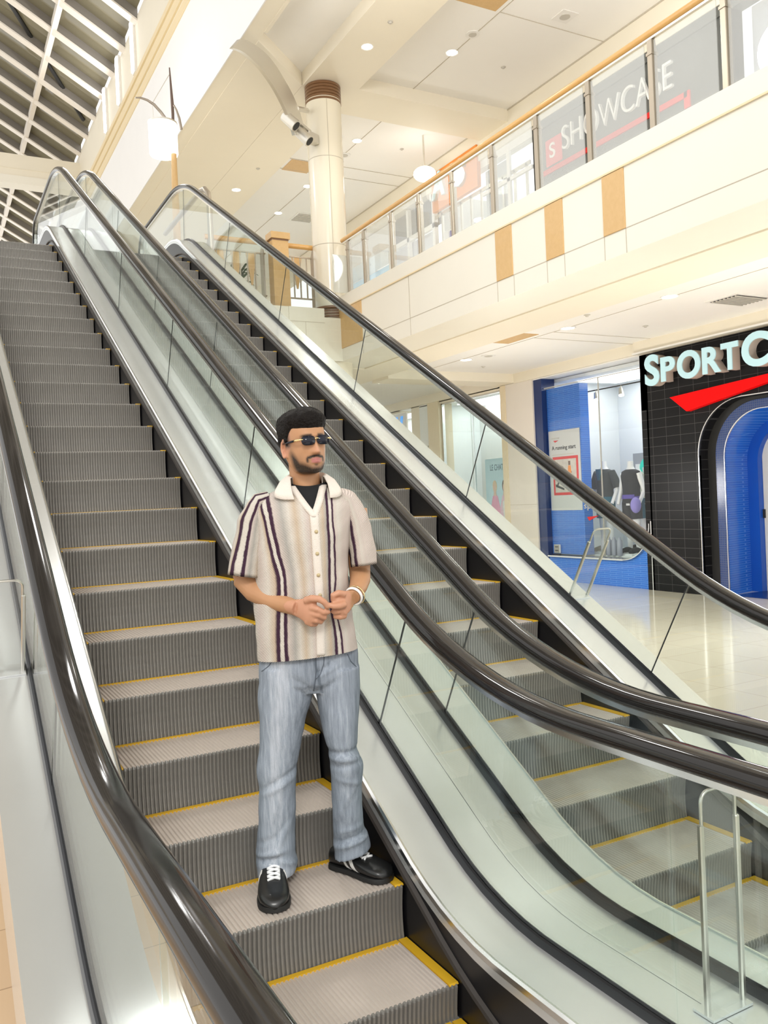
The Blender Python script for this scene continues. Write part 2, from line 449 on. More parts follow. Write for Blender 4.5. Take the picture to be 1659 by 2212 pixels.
M['brownring'] = wood('brown_ring', (0.13, 0.06, 0.025), (0.24, 0.12, 0.05), (2, 2, 8), 0.35, 0.3)
M['armmetal'] = mat('lantern_arm_metal', (0.34, 0.29, 0.24), 0.4, 0.6)
M['satin'] = mat('satin_metal', (0.72, 0.69, 0.62), 0.35, 0.8)
M['lampglow'] = emis('lamp_lens', (1.0, 0.97, 0.92), 6.0)
M['tube'] = emis('fluorescent_tube', (1.0, 0.98, 1.0), 5.0)
M['shade'] = emis('lantern_shade', (1.0, 0.98, 0.96), 1.6)
M['trimwhite'] = mat('white_plastic', (0.82, 0.80, 0.76), 0.4)
M['grille'] = mat('speaker_grille', (0.55, 0.52, 0.46), 0.6)
M['dark'] = mat('dark_void', (0.02, 0.02, 0.02), 0.6)
M['floor_light'] = brick('floor_tiles', (0.72, 0.66, 0.54), (0.52, 0.46, 0.36), 0.62, 0.62, 0.004, 0.10, 0.0, 'XY', c2=(0.69, 0.63, 0.51))
M['floor_tan'] = brick('tan_floor_tiles', (0.74, 0.53, 0.33), (0.45, 0.30, 0.18), 0.50, 0.50, 0.004, 0.14, 0.0, 'XY', c2=(0.71, 0.50, 0.31))
M['bluetile'] = brick('blue_tiles', (0.015, 0.14, 0.62), (0.10, 0.28, 0.75), 0.30, 0.036, 0.005, 0.16, 0.5, 'YZ', bump=0.6, c2=(0.02, 0.17, 0.68))
M['bluemosaic'] = brick('blue_mosaic', (0.008, 0.035, 0.17), (0.06, 0.09, 0.20), 0.036, 0.036, 0.006, 0.2, 0.0, 'YZ', bump=0.3, c2=(0.01, 0.045, 0.20))
M['blue'] = mat('blue_gloss', (0.012, 0.10, 0.50), 0.15)
M['navy'] = mat('navy_gloss', (0.010, 0.030, 0.13), 0.2)
M['blacktile'] = brick('black_tiles', (0.007, 0.007, 0.008), (0.07, 0.07, 0.07), 0.30, 0.155, 0.0035, 0.4, 0.0, 'YZ', c2=(0.010, 0.010, 0.011), spec=0.15)
M['silver'] = mat('silver_trim', (0.75, 0.75, 0.74), 0.25, 0.9)
M['letter'] = mat('letter_face', (0.42, 0.62, 0.68), 0.4, emit=(0.60, 0.90, 0.95), es=0.22)
M['letterside'] = mat('letter_return', (0.55, 0.47, 0.41), 0.5)
M['red'] = mat('red_sign', (0.80, 0.002, 0.003), 0.35, spec=0.12, emit=(0.9, 0.0, 0.0), es=0.2)
M['redflat'] = mat('red_panel', (0.66, 0.016, 0.014), 0.4)
M['travertine'] = wood('travertine', (0.74, 0.63, 0.43), (0.80, 0.70, 0.52), (0.6, 0.6, 6), 0.4, 0.1)
M['pilaster'] = mat('stone_pilaster', (0.76, 0.71, 0.65), 0.3, var=0.03, vscale=3)
M['roomwhite'] = mat('shop_wall', (0.82, 0.85, 0.85), 0.6)
M['greyshelf'] = mat('grey_shelf', (0.40, 0.43, 0.43), 0.5)
M['panelglow'] = emis('shop_panel_glow', (1.0, 1.0, 1.0), 4.0)
M['skyglass'] = mat('dark_skylight_pane', (0.20, 0.18, 0.12), 0.04, 0.0, spec=0.5, ior=1.5)
M['web'] = mat('rafter_web_grey', (0.22, 0.20, 0.175), 0.6)  # web greyer and darker than the rafter flange
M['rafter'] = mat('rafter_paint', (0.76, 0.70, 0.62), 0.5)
M['leaf'] = mat('leaf', (0.05, 0.13, 0.03), 0.5)
M['signgrey'] = mat('dark_sign_board', (0.10, 0.105, 0.10), 0.4, var=0.1, vscale=4)
M['orange'] = mat('orange_board', (0.80, 0.27, 0.04), 0.5)
M['aqua'] = mat('aqua_wall', (0.35, 0.65, 0.85), 0.5, emit=(0.35, 0.65, 0.9), es=0.25)  # wall glows by itself, standing in for the shop's lighting
M['clearwhite'] = mat('white_sign_letter', (0.82, 0.81, 0.79), 0.5)
M['mirror'] = mat('warm_mirror', (0.55, 0.54, 0.5), 0.1, 0.9)

def bx(name, m, parent, *r, bev=0):
    b = MB(); b.box(*r)
    if bev: b.bevel(bev, 1)
    return b.build(name, m, parent)
def st(name, m, *boxes, label=None):
    b = MB()
    for r in boxes: b.box(*r)
    return struct(b.build(name, m), label)

# ---------------------------------------------------------------- floors
F0, F1 = ZF - .30, ZF
st('floor', M['floor_tan'], (-9, -.53, -10, 30, F0, F1), (-.53, .53, -10, -4.3, F0, F1), (-.53, .53, -1.0, 30, F0, F1))
st('floor', M['floor_light'], (.53, XB - .53, -10, 30, F0, F1), (XB - .53, XB + .53, -10, -4.3, F0, F1), (XB - .53, XB + .53, -1.0, 30, F0, F1), (XB + .53, 14, -10, 30, F0, F1))
st('floor', M['dark'], (-.6, .6, -4.4, -.9, F0 - .4, F0 - .35), (XB - .6, XB + .6, -4.4, -.9, F0 - .4, F0 - .35))
F2 = 4.25
# upper floor slab around the escalator well
st('floor', M['floor_light'], (6.3, 14, -6, 30, 3.60, F2), (-9, 6.3, 10.25, 30, 3.60, F2), (-9, 2.73, 9.6, 10.25, 3.6, F2))
# ---------------------------------------------------------------- right balcony front
st('wall_right', M['ivory'], (6.0, 6.3, -6, 9.95, 3.15, 4.13), (5.985, 6.3, -6, 9.95, 4.13, 4.38))
st('wall_back', M['ivory'], (4.93, 5.65, 9.60, 9.64, 3.15, 4.135), (5.65, 6.0, 9.60, 9.64, 3.15, 3.97), (2.73, 4.93, 9.62, 9.64, 3.15, 4.135))
gz = []
for y in (2.09, 2.44, 3.15, 3.49, 4.19, 4.57, 8.73, 7.0): gz.append((5.996, 6.002, y - .004, y + .004, 3.15, 3.43))
gz += [(5.996, 6.002, -6, 9.95, 3.426, 3.434), (5.996, 6.002, 6.995, 7.007, 3.43, 4.13), (4.93, 5.65, 9.597, 9.602, 3.86, 3.868), (5.25, 5.258, 9.597, 9.602, 3.5, 3.86)]
st('trim_1', M['groove'], *gz)
st('trim_2', M['warm'], (5.978, 5.99, -6, 9.95, 4.125, 4.145))
for y0, y1, lab in ((2.09, 2.44, 'narrow tan wood panel set in the cream balcony front, nearest the right edge'), (3.15, 3.49, 'narrow tan wood panel in the balcony front, middle one of three alike'), (4.20, 4.57, 'narrow rippled wood panel in the balcony front, left of two plain ones'), (8.73, 9.94, 'wide square tan wood panel in the balcony front below the round column')):
    tag(bx('wood_panel', M['woodpanel'], None, 5.985, 6.01, y0, y1, 3.43 if y1 < 5 else 3.39, 4.12, bev=.004), lab, 'wall panel', 'wood panels of the balcony front')

# ---------------------------------------------------------------- balcony railing
rail = thing('balcony_railing', 'upper balcony railing of glass panes under an orange wood handrail', 'railing', (6.05, 2, 4.38))
b = MB(); b.tube([(6.05, -6, 5.43), (6.05, 9.50, 5.43)], .045, 12); b.build('handrail', M['rail'], rail, smooth=40)
b = MB(); b.box(6.03, 6.07, -6, 9.48, 5.36, 5.385); b.build('rail_channel', M['satin'], rail)
PY = [9.27, 8.60, 7.58, 6.65, 5.67, 4.64, 3.65, 2.66, 1.66, .69, -.3, -1.3, -2.3]
for y in PY:
    b = MB(); b.prism([(6.02, 4.38), (6.11, 4.38), (6.11, 5.22), (6.085, 5.36), (6.02, 5.36)], 'y', y - .035, y + .035).bevel(.006, 1); p = b.build('post', M['post'], rail)
    b = MB(); b.box(6.012, 6.118, y - .042, y + .042, 5.19, 5.22); b.build('post_collar', M['post'], p)
for a, c in zip(PY[1:], PY[:-1]):
    bx('glass_pane', M['railglass'], rail, 6.045, 6.057, a + .10, c - .045, 4.39, 5.34)
bx('glass_pane', M['railglass'], rail, 5.74, 6.04, 9.33, 9.342, 4.39, 5.10)

# ---------------------------------------------------------------- lower ceiling of the shop corridor
st('ceiling', M['ivory'], (6.3, 6.82, -6, 10.3, 3.15, 3.3))
st('ceiling', M['soffit'], (6.82, 7.75, -6, 24, 3.13, 3.3), (7.75, 11.3, 11.0, 11.75, 3.07, 3.3), (2.73, 6.82, 10.3, 24, 3.13, 3.3))
st('ceiling', M['ceil'], (7.6, 11.4, -6, 24, 3.27, 3.42))
st('wall_right', M['cream'], (11.02, 11.3, -6, 7.05, 3.03, 3.29), (11.12, 11.3, 7.05, 11.0, 3.05, 3.29), (11.12, 11.3, 11.75, 24, 3.05, 3.29))
st('wall_right', M['white'], (11.2, 14, -6, 24, 3.03, 3.6))
st('trim_3', M['groove'], (8.67, 8.68, -6, 10.95, 3.264, 3.272), (8.68, 11.1, 7.15, 7.16, 3.264, 3.272), (8.68, 11.1, 6.60, 6.61, 3.264, 3.272))
st('trim_4', M['trimwhite'], (10.97, 11.03, -6, 7.05, 3.03, 3.06))

# ---------------------------------------------------------------- column
colm = thing('column', 'round cream column with brown ringed collar at the ceiling', 'column', (6.02, 10.0, ZF))
b = MB(); b.lathe([(.345, ZF), (.345, 8.30)], (6.02, 10.0, 0), 48); b.build('shaft', M['column'], colm, smooth=True)
prof = []
for i in range(6):
    z = 8.19 + i * .06; prof += [(.335, z), (.352, z + .012), (.352, z + .048), (.335, z + .06)]
b = MB(); b.lathe(prof, (6.02, 10.0, 0), 48); b.build('collar', M['brownring'], colm, smooth=40)
b = MB()
for z in (5.42, 7.10): b.lathe([(.344, z), (.348, z + .004), (.348, z + .012), (.344, z + .016)], (6.02, 10, 0), 48)
b.box(5.93, 5.937, 9.66, 9.69, 4.4, 8.19); b.build('joint', M['groove'], colm)
prof = []
for i in range(5):
    z = 3.95 + i * .056; r = .36 if i < 4 else .40
    prof += [(r - .02, z), (r, z + .012), (r, z + .044), (r - .02, z + .056)]
b = MB(); b.lathe(prof, (6.02, 10.0, 0), 48); b.build('base_ring', M['brownring'], colm, smooth=40)

# ---------------------------------------------------------------- upper ceiling
st('ceiling', M['ceil'], (4.0, 10.6, -6, 30, 8.81, 9.0))
st('ceiling', M['soffit'], (5.62, 6.70, -6, 30, 8.55, 8.82), (6.70, 10.34, 9.78, 10.85, 8.55, 8.82), (6.70, 7.0, 24, 30, 8.55, 8.82))
b = MB(); b.prism([(4.3, 8.89), (5.615, 10.06), (5.615, 30), (4.3, 30)], 'z', 8.55, 8.82); b.box(4.30, 4.36, -6, 8.6, 8.55, 8.82); struct(b.build('ceiling', M['soffit']))
st('wall_right', M['cream'], (10.34, 10.6, -6, 30, 8.12, 8.82))
st('trim_5', M['groove'], (7.96, 7.97, -6, 9.78, 8.80, 8.812), (7.97, 10.34, 6.80, 6.81, 8.80, 8.812), (8.06, 8.07, 10.85, 24, 8.80, 8.812), (6.7, 10.34, 13.95, 13.962, 8.80, 8.812), (6.7, 10.34, 14.6, 14.612, 8.80, 8.812), (10.33, 10.342, -6, 24, 8.78, 8.812))

# ---------------------------------------------------------------- atrium upstand, mouldings and skylight
st('wall_left', M['white'], (3.985, 4.005, -8, 34, 8.55, 10.70))
st('wall_left', M['soffit'], (4.005, 4.3, -8, 34, 8.56, 10.70))
st('trim_6', M['warm'], (3.96, 4.1, -8, 34, 10.70, 10.90), (3.93, 4.1, -8, 34, 10.96, 11.18), (3.90, 4.1, -8, 34, 11.22, 11.34))
st('trim_7', M['cream'], (3.975, 4.1, -8, 34, 10.90, 10.96), (3.945, 4.1, -8, 34, 11.18, 11.22))
st('wall_left', M['cream'], (4.0, 4.3, -8, 45, 11.34, 12.75))
TS = math.tan(math.radians(30))
def skz(x): return 12.62 + (4.0 - x) * TS
sky = struct(bpy.data.objects.new('window_1', None)); C.objects.link(sky); sky.location = (4.0, 20, 12.6); sky['label'] = 'sloping skylight of dark panes between pale rafters'; sky['category'] = 'skylight'
b = MB(); b.slab([[(4.0, y, skz(4) + .30) for y in (-8, 48)], [(-6, y, skz(-6) + .30) for y in (-8, 48)]], [[(4.0, y, skz(4) + .34) for y in (-8, 48)], [(-6, y, skz(-6) + .34) for y in (-8, 48)]]); b.build('panes', M['skyglass'], sky)
y = 16.37 - 1.457 * 8
while y < 46:
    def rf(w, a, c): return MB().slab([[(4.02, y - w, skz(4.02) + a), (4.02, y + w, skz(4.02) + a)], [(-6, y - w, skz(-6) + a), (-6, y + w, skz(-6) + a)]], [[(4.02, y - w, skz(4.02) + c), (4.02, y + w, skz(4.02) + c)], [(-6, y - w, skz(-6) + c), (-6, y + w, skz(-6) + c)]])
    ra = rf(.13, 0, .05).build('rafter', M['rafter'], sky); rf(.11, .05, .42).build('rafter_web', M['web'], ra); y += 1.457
for x in (2.46, .6, -1.26, -3.12):
    b = MB(); b.box(x - .07, x + .07, -8, 46, skz(x) + .02, skz(x) + .22); b.build('purlin', M['rafter'], sky)
b = MB()
for (x0, y0), (x1, y1) in (((-1.5, 15.6), (3.81, 23.15)), ((-3, 24), (2.6, 32)), ((-1.0, 6), (3.8, 12.8))):
    b.tube([(x0, y0, skz(x0) + .26), (x1, y1, skz(x1) + .26)], .06, 6)
b.build('brace_rod', M['dark'], sky)
st('wall_back', M['cream'], (-6, 4.0, 25.4, 25.9, 11.75, 12.48), (-6, 4.0, 25.38, 25.92, 12.0, 12.02))
st('wall_back', M['ivory'], (-6, 4.0, 25.36, 25.94, 11.50, 11.76))
for i, (yt, lab) in enumerate(((16.65, 'upright fluorescent light on the cream wall, nearest the top edge'), (18.5, 'upright fluorescent light on the cream wall, middle of three'), (20.4, 'upright fluorescent light on the cream wall, lowest of three'))):
    t = thing('wall_light', lab, 'light', (3.98, yt, 12.1), 'upright lights under the skylight')
    bx('housing', M['trimwhite'], t, 3.94, 4.0, yt - .12, yt + .12, 11.5, 12.80); bx('tube', M['tube'], t, 3.90, 3.945, yt - .09, yt + .09, 11.53, 12.77)
    L = bpy.data.lights.new('wall_light_glow', 'AREA'); L.shape = 'RECTANGLE'; L.size = .2; L.size_y = 1.2; L.energy = 30; lo = bpy.data.objects.new('wall_light_glow', L); C.objects.link(lo); lo.location = (3.88, yt, 12.15); lo.rotation_euler = (0, PI / 2, 0)

# ---------------------------------------------------------------- ceiling fixtures
def downlight(x, y, z, r, lab, e=90):
    t = thing('downlight', lab, 'light', (x, y, z), 'recessed downlights')
    b = MB(); b.lathe([(r, -.001), (r * 1.25, -.012), (r * 1.25, 0), (r, .0)], (x, y, z), 24); b.build('trim_ring', M['trimwhite'], t, smooth=40)
    b = MB(); b.disc((x, y, z - .006), r, 24, .004); b.build('lens', M['lampglow'], t)
    L = bpy.data.lights.new('downlight_beam', 'SPOT'); L.energy = e; L.spot_size = math.radians(110); L.spot_blend = .8; L.shadow_soft_size = r; L.color = (1, .95, .86)
    lo = bpy.data.objects.new('downlight_beam', L); C.objects.link(lo); lo.location = (x, y, z - .03)
for x, y, z, r, lab in ((6.13, 8.30, 8.55, .09, 'downlight in the upper soffit, right of the column collar'), (7.93, 8.28, 8.81, .10, 'brightest downlight in the upper panelled ceiling near the wood square'), (8.02, 12.46, 8.81, .10, 'downlight in the upper ceiling just right of the column'), (8.07, 15.48, 8.81, .10, 'downlight peeking out left of the column shaft'), (8.10, 17.69, 8.81, .10, 'farthest downlight of the panelled ceiling left of the column'), (6.18, 15.73, 8.55, .10, 'round downlight above the far escalator handrail'),
    (8.71, 6.26, 3.27, .11, 'downlight in the lower corridor ceiling right of the wood square'), (8.66, 3.93, 3.27, .11, 'downlight in the lower corridor ceiling beside the air vent'), (8.80, 9.53, 3.27, .11, 'downlight in the lower corridor ceiling left of the wood square'), (8.6, 12.9, 3.27, .11, 'downlight in the far lower ceiling beyond the beam')):
    downlight(x, y, z, r, lab)
def disc_thing(name, lab, cat, x, y, z, r, m, grp=None, sq=False):
    t = thing(name, lab, cat, (x, y, z), grp)
    if sq: bx('plate', M['trimwhite'], t, x - r, x + r, y - r, y + r, z - .012, z)
    else:
        b = MB(); b.disc((x, y, z - .012), r, 24, .012); b.build('plate', M['trimwhite'], t)
    b = MB(); b.disc((x, y, z - .02), r * .55, 20, .01); b.build('grille', m, t)
disc_thing('ceiling_speaker', 'round ceiling speaker beside the brightest upper downlight', 'speaker', 7.93, 7.59, 8.81, .13, M['grille'], 'ceiling speakers')
disc_thing('ceiling_speaker', 'square ceiling speaker near the top edge of the photo', 'speaker', 9.11, 6.45, 8.81, .17, M['grille'], 'ceiling speakers', True)
disc_thing('ceiling_speaker', 'round ceiling speaker in the lower corridor ceiling', 'speaker', 8.97, 8.98, 3.27, .15, M['grille'], 'ceiling speakers')
disc_thing('ceiling_speaker', 'round ceiling speaker just right of the column', 'speaker', 8.1, 13.3, 8.81, .15, M['grille'], 'ceiling speakers')
for x, y, z, lab in ((9.16, 8.33, 8.81, 'small sprinkler in the upper panelled ceiling above the railing'), (9.22, 12.47, 8.81, 'small sprinkler in the far upper ceiling right of the column'), (6.13, 7.44, 8.55, 'small sprinkler in the upper soffit nearest the top edge'), (7.82, 4.79, 3.13, 'small sprinkler at the edge of the lower soffit'), (9.98, 5.71, 3.27, 'small sprinkler in the lower ceiling above the shop sign'), (9.7, 10.2, 3.27, 'small sprinkler in the lower ceiling near the beam'), (6.22, 14.22, 8.55, 'small smoke detector on the far soffit left of the column')):
    b = MB(); b.lathe([(.0001, -.03), (.022, -.03), (.03, -.012), (.05, -.008), (.05, 0), (.0001, 0)], (x, y, z), 16); tag(b.build('sprinkler', M['grille'], None, smooth=40), lab, 'sprinkler', 'ceiling sprinklers')
for x0, x1, y0, y1, z, lab in ((6.98, 7.88, 5.9, 6.82, 8.81, 'brown wood square in the upper ceiling at the top edge'), (7.02, 7.70, 14.0, 14.68, 8.81, 'brown wood square in the upper ceiling left of the column'), (7.9, 8.55, 6.85, 7.75, 3.27, 'brown wood square in the lower corridor ceiling')):
    tag(bx('ceiling_panel', M['woodpanel'], None, x0, x1, y0, y1, z - .008, z + .002), lab, 'ceiling panel', 'wood ceiling squares')
t = thing('air_vent', 'square slatted air vent in the lower ceiling above the shop sign', 'vent', (9.9, 3.72, 3.27))
bx('frame', M['trimwhite'], t, 9.5, 10.3, 3.42, 4.02, 3.256, 3.27); bx('backing', M['dark'], t, 9.56, 10.24, 3.47, 3.97, 3.252, 3.257)
for i in range(7): bx('slat', M['grille'], t, 9.56, 10.24, 3.49 + i * .07, 3.515 + i * .07, 3.235, 3.256)
t = thing('air_vent', 'slatted air vent in the far upper ceiling left of the column', 'vent', (8.97, 17.75, 8.81))
bx('frame', M['trimwhite'], t, 8.6, 9.3, 17.4, 18.2, 8.797, 8.81)
for i in range(6): bx('slat', M['grille'], t, 8.66, 9.24, 17.48 + i * .11, 17.53 + i * .11, 8.78, 8.80)

# ---------------------------------------------------------------- arch brace and spotlights by the column
OUT_ = [(3.70, 8.25, 8.13), (3.95, 8.47, 8.25), (4.365, 8.832, 8.322), (4.65, 9.08, 8.28), (4.882, 9.284, 8.187), (5.10, 9.475, 8.07), (5.286, 9.637, 7.908), (5.41, 9.745, 7.73), (5.495, 9.821, 7.50)]
INN_ = [(3.50, 8.08, 7.86), (3.75, 8.295, 7.955), (4.069, 8.573, 7.979), (4.34, 8.81, 7.94), (4.587, 9.026, 7.849), (4.80, 9.215, 7.72), (4.972, 9.363, 7.566), (5.08, 9.457, 7.44), (5.152, 9.52, 7.30)]
P0, P1 = Vector((3.75, 8.3, 0)), Vector((5.55, 9.875, 0)); dd = (P1 - P0); Lh = dd.length; dd.normalize(); nn = Vector((dd.y, -dd.x, 0))
br = thing('arch_brace', 'curved metal arch springing from the column to the ceiling edge', 'bracket', (5.5, 9.8, 7.4))
def cr_pts(L_, n=5):
    tab = [(i, *q) for i, q in enumerate(L_)]; return [Vector(lerp3(tab, i / n)) for i in range((len(L_) - 1) * n + 1)]
def lerp3(tab, x):
    i = min(int(x), len(tab) - 2); u = x - i; p0, p1, p2, p3 = tab[max(i - 1, 0)], tab[i], tab[i + 1], tab[min(i + 2, len(tab) - 1)]
    return [.5 * (2 * b_ + (c_ - a_) * u + (2 * a_ - 5 * b_ + 4 * c_ - d_) * u * u + (3 * b_ - a_ - 3 * c_ + d_) * u ** 3) for a_, b_, c_, d_ in zip(p0[1:], p1[1:], p2[1:], p3[1:])]
po, pi_ = cr_pts(OUT_), cr_pts(INN_)
b = MB(); b.slab([[p + nn * .03, q + nn * .03] for p, q in zip(po, pi_)], [[p - nn * .03, q - nn * .03] for p, q in zip(po, pi_)]); b.build('arch', M['satin'], br, smooth=40)
q = P0 + dd * (Lh * .86)
b = MB(); b.tube([(5.30, 9.65, 7.88), (5.62, 9.9, 8.0)], .05, 8); b.build('tie_bar', M['satin'], br)
sl = thing('spotlight', 'pair of pale metal spotlights clamped to the column', 'light', (5.55, 9.75, 7.45))
b = MB(); b.obox((5.60, 9.72, 7.40), (.13, .06, 0), (-.03, .07, 0), (0, 0, .09)).bevel(.01, 1); b.build('mount', M['satin'], sl)
b = MB(); b.obox((5.30, 9.55, 7.55), (.26, .14, -.06), (-.02, .04, 0), (0, 0, .025)); b.build('arm', M['satin'], sl)
for c, d in (((5.04, 9.42, 7.52), (.12, -.10, -.16)), ((5.36, 9.56, 7.35), (.12, -.10, -.16))):
    c = Vector(c); d = Vector(d); b = MB(); b.tube([tuple(c - d * .6), tuple(c + d * .8)], [.10, .11], 16); h = b.build('lamp_head', M['satin'], sl, smooth=40)
    b = MB(); b.tube([tuple(c + d * .8), tuple(c + d * .83)], .085, 16); b.build('lens', M['dark'], h)

# ---------------------------------------------------------------- pole lantern on the upper landing
lp = thing('lantern_pole', 'tall tapered wood pole carrying a white drum lantern on curved arms', 'lamp', (3.2, 10.6, F2))
Y = 10.6
b = MB(); b.tube([(3.17, Y, F2), (3.17, Y, 6.3), (3.19, Y, 7.45)], [.085, .064, .042], 16); b.build('pole', M['woodpanel'], lp, smooth=40)
b = MB(); b.tube([(3.19, Y, 7.42), (3.20, Y, 7.8), (3.20, Y, 8.0), (3.18, Y, 8.66)], [.03, .028, .03, .012], 10); b.build('spire', mat('brown_metal', (0.16, 0.11, 0.09), 0.4, 0.5), lp, smooth=40)
cur = [(2.52, 7.985), (2.62, 8.0), (2.74, 7.98), (2.86, 7.92), (2.98, 7.80), (3.07, 7.68), (3.14, 7.58), (3.19, 7.46)]
b = MB(); b.tube([(x, Y, z) for x, z in cur], [.012, .018, .022, .026, .028, .03, .03, .03], 10); b.build('curved_arm', M['armmetal'], lp, smooth=40)
b = MB(); b.tube([(x, Y - .1, z) for x, z in ((3.20, 7.93), (3.24, 7.85), (3.29, 7.70), (3.32, 7.50))], [.015, .02, .024, .026], 10); b.build('curved_arm', M['armmetal'], lp, smooth=40)
b = MB(); b.tube([(2.83, Y, 7.94), (3.18, Y, 8.55)], .006, 6); b.tube([(2.83, Y, 7.94), (2.83, Y, 7.66)], .006, 6); b.build('stay_rod', M['satin'], lp)
b = MB(); b.lathe([(.0001, 7.06), (.25, 7.06), (.262, 7.09), (.262, 7.62), (.25, 7.64), (.0001, 7.64)], (3.03, Y + .12, 0), 32); sd = b.build('shade', M['shade'], lp, smooth=40)
b = MB(); b.lathe([(.255, 7.63), (.268, 7.63), (.268, 7.66), (.255, 7.66)], (3.03, Y + .12, 0), 32); b.build('shade_ring', M['satin'], sd)

# ---------------------------------------------------------------- upper landing: pillar, baluster railing, guard tube, plant
pl = thing('wood_pillar', 'square tan wood pillar with a dark cap between the baluster rails', 'pillar', (4.9, 10.05, F2))
bx('shaft', M['woodpanel'], pl, 4.74, 5.06, 9.80, 10.04, 3.2, 5.42); bx('cap', M['woodpanel'], pl, 4.71, 5.09, 9.77, 10.07, 5.44, 5.56); bx('cap_gap', M['brownring'], pl, 4.735, 5.065, 9.795, 10.045, 5.41, 5.445)
def balusters(x0, x1, lab, n):
    t = thing('baluster_railing', lab, 'railing', ((x0 + x1) / 2, 10.15, 4.25), 'baluster railings of the landing')
    b = MB(); b.tube([(x0, 10.15, 5.44), (x1, 10.15, 5.44)], .05, 12); b.build('handrail', M['rail'], t, smooth=40)
    b = MB(); b.box(x0, x1, 10.13, 10.17, 5.22, 5.245); b.box(x0, x1, 10.13, 10.17, 4.42, 4.445); b.build('cross_rail', M['post'], t)
    for x in (x0 + .06, x1 - .06):
        b = MB(); b.tube([(x, 10.15, 4.22), (x, 10.15, 5.22), (x, 10.12, 5.38)], [.045, .045, .02], 4); b.build('end_post', M['post'], t)
    for i in range(n):
        x = x0 + .06 + (x1 - x0 - .12) * (i + 1) / (n + 1)
        b = MB(); b.box(x - .012, x + .012, 10.138, 10.162, 4.43, 5.24); b.build('baluster', M['post'], t)
    for i in range(max(1, n // 2)):
        x = x0 + .06 + (x1 - x0 - .12) * (2 * i + 1.5) / (n + 1)
        b = MB(); b.prism([(x - .10, 5.22), (x + .10, 5.22), (x + .015, 4.62), (x - .015, 4.62)], 'y', 10.14, 10.165); b.build('wood_wedge', M['woodpanel'], t)
balusters(5.1, 5.76, 'short baluster railing between the wood pillar and the round column', 3)
balusters(3.55, 4.72, 'baluster railing left of the wood pillar, seen through the escalator glass', 6)
gr = thing('guard_tube', 'beige tube guard with hooked end behind the far escalator handrail', 'railing', (2.95, 9, F2))
b = MB(); b.tube([(2.95, 10.6, 5.56), (2.95, 8.3, 5.56), (2.95, 8.08, 5.52), (2.95, 7.92, 5.40), (2.95, 7.88, 5.2), (2.95, 7.88, 4.25)], .045, 12); b.build('tube', M['post'], gr, smooth=40)
pt = thing('potted_plant', 'leafy green plant behind the baluster railing', 'plant', (4.25, 10.75, F2))
b = MB(); b.lathe([(.0001, F2), (.14, F2), (.2, F2 + .32), (.17, F2 + .32), (.16, F2 + .28), (.0001, F2 + .28)], (4.25, 10.75, 0), 20); b.build('pot', M['satin'], pt, smooth=40)
rnd = random.Random(3)
b = MB()
for i in range(26):
    a = rnd.uniform(0, 2 * PI); l = rnd.uniform(.28, .55); h = rnd.uniform(.2, .62); w = rnd.uniform(.03, .05)
    d = Vector((math.cos(a), math.sin(a), 0)); s = Vector((-d.y, d.x, 0)); base = Vector((4.25, 10.75, F2 + .3))
    row = []
    for k in range(6):
        u = k / 5; c = base + d * (l * u) + Vector((0, 0, h * (math.sin(u * 2.2)))); ww = w * math.sin(PI * (.12 + .86 * u)); row.append([tuple(c - s * ww), tuple(c + Vector((0, 0, -.012))), tuple(c + s * ww)])
    b.grid(row)
b.build('leaves', M['leaf'], pt, recalc=False)
# ---------------------------------------------------------------- sporting goods shop, lower level
UP = (0, 0, 1); RY = (0, -1, 0)      # on the right-hand walls letters run towards -y
def arch(yl, yr, zt, r, n=14):
    p = [(yl, ZF)] + [(yl - r + r * math.cos(a), zt - r + r * math.sin(a)) for a in [PI / 2 * i / n for i in range(n + 1)]]
    p += [(yr + r - r * math.sin(a), zt - r + r * math.cos(a)) for a in [PI / 2 * i / n for i in range(n + 1)]] + [(yr, ZF)]
    return p
def arch_sheet(x0, pa, x1, pb, name, m, parent, flip=False):
    b = MB(); b.grid([[(x0, y, z) for y, z in pa], [(x1, y, z) for y, z in pb]]); return b.build(name, m, parent, smooth=40)
AO = arch(5.72, 2.5, 1.94, .95); AI = arch(5.53, 2.70, 1.88, .92); AB = arch(5.34, 2.88, 1.73, .80); AD = arch(5.50, 2.75, 1.62, .78)
# black tiled wall with the arched opening cut out: polygon strip around the arch
b = MB()
n = len(AO); outer = []
for y, z in AO:
    if z <= ZF + .001: outer.append((6.95 if y > 4.1 else .5, ZF))
    elif y > 5.0 or (y > 4.1 and z < 1.6): outer.append((6.95, min(3.03, z * 1.0 if z < 0.95 else .99 + (z - .99) * 2.3)))
    elif y < 3.2: outer.append((.5, min(3.03, z if z < .95 else .99 + (z - .99) * 2.3)))
    else: outer.append((y + (y - 4.11) * 1.2, 3.03))
outer = [(y, z) for y, z in outer]
b.grid([[(11.2, y, z) for y, z in AO], [(11.2, y, z) for y, z in outer]])
b.box(11.2, 11.6, 6.91, 6.95, ZF, 3.03); b.grid([[(11.205, 6.95, 3.03), (11.205, .5, 3.03)], [(11.205, 6.95, 1.0), (11.205, 5.75, 1.0)]]) if 0 else None
struct(b.build('wall_right', M['blacktile']))
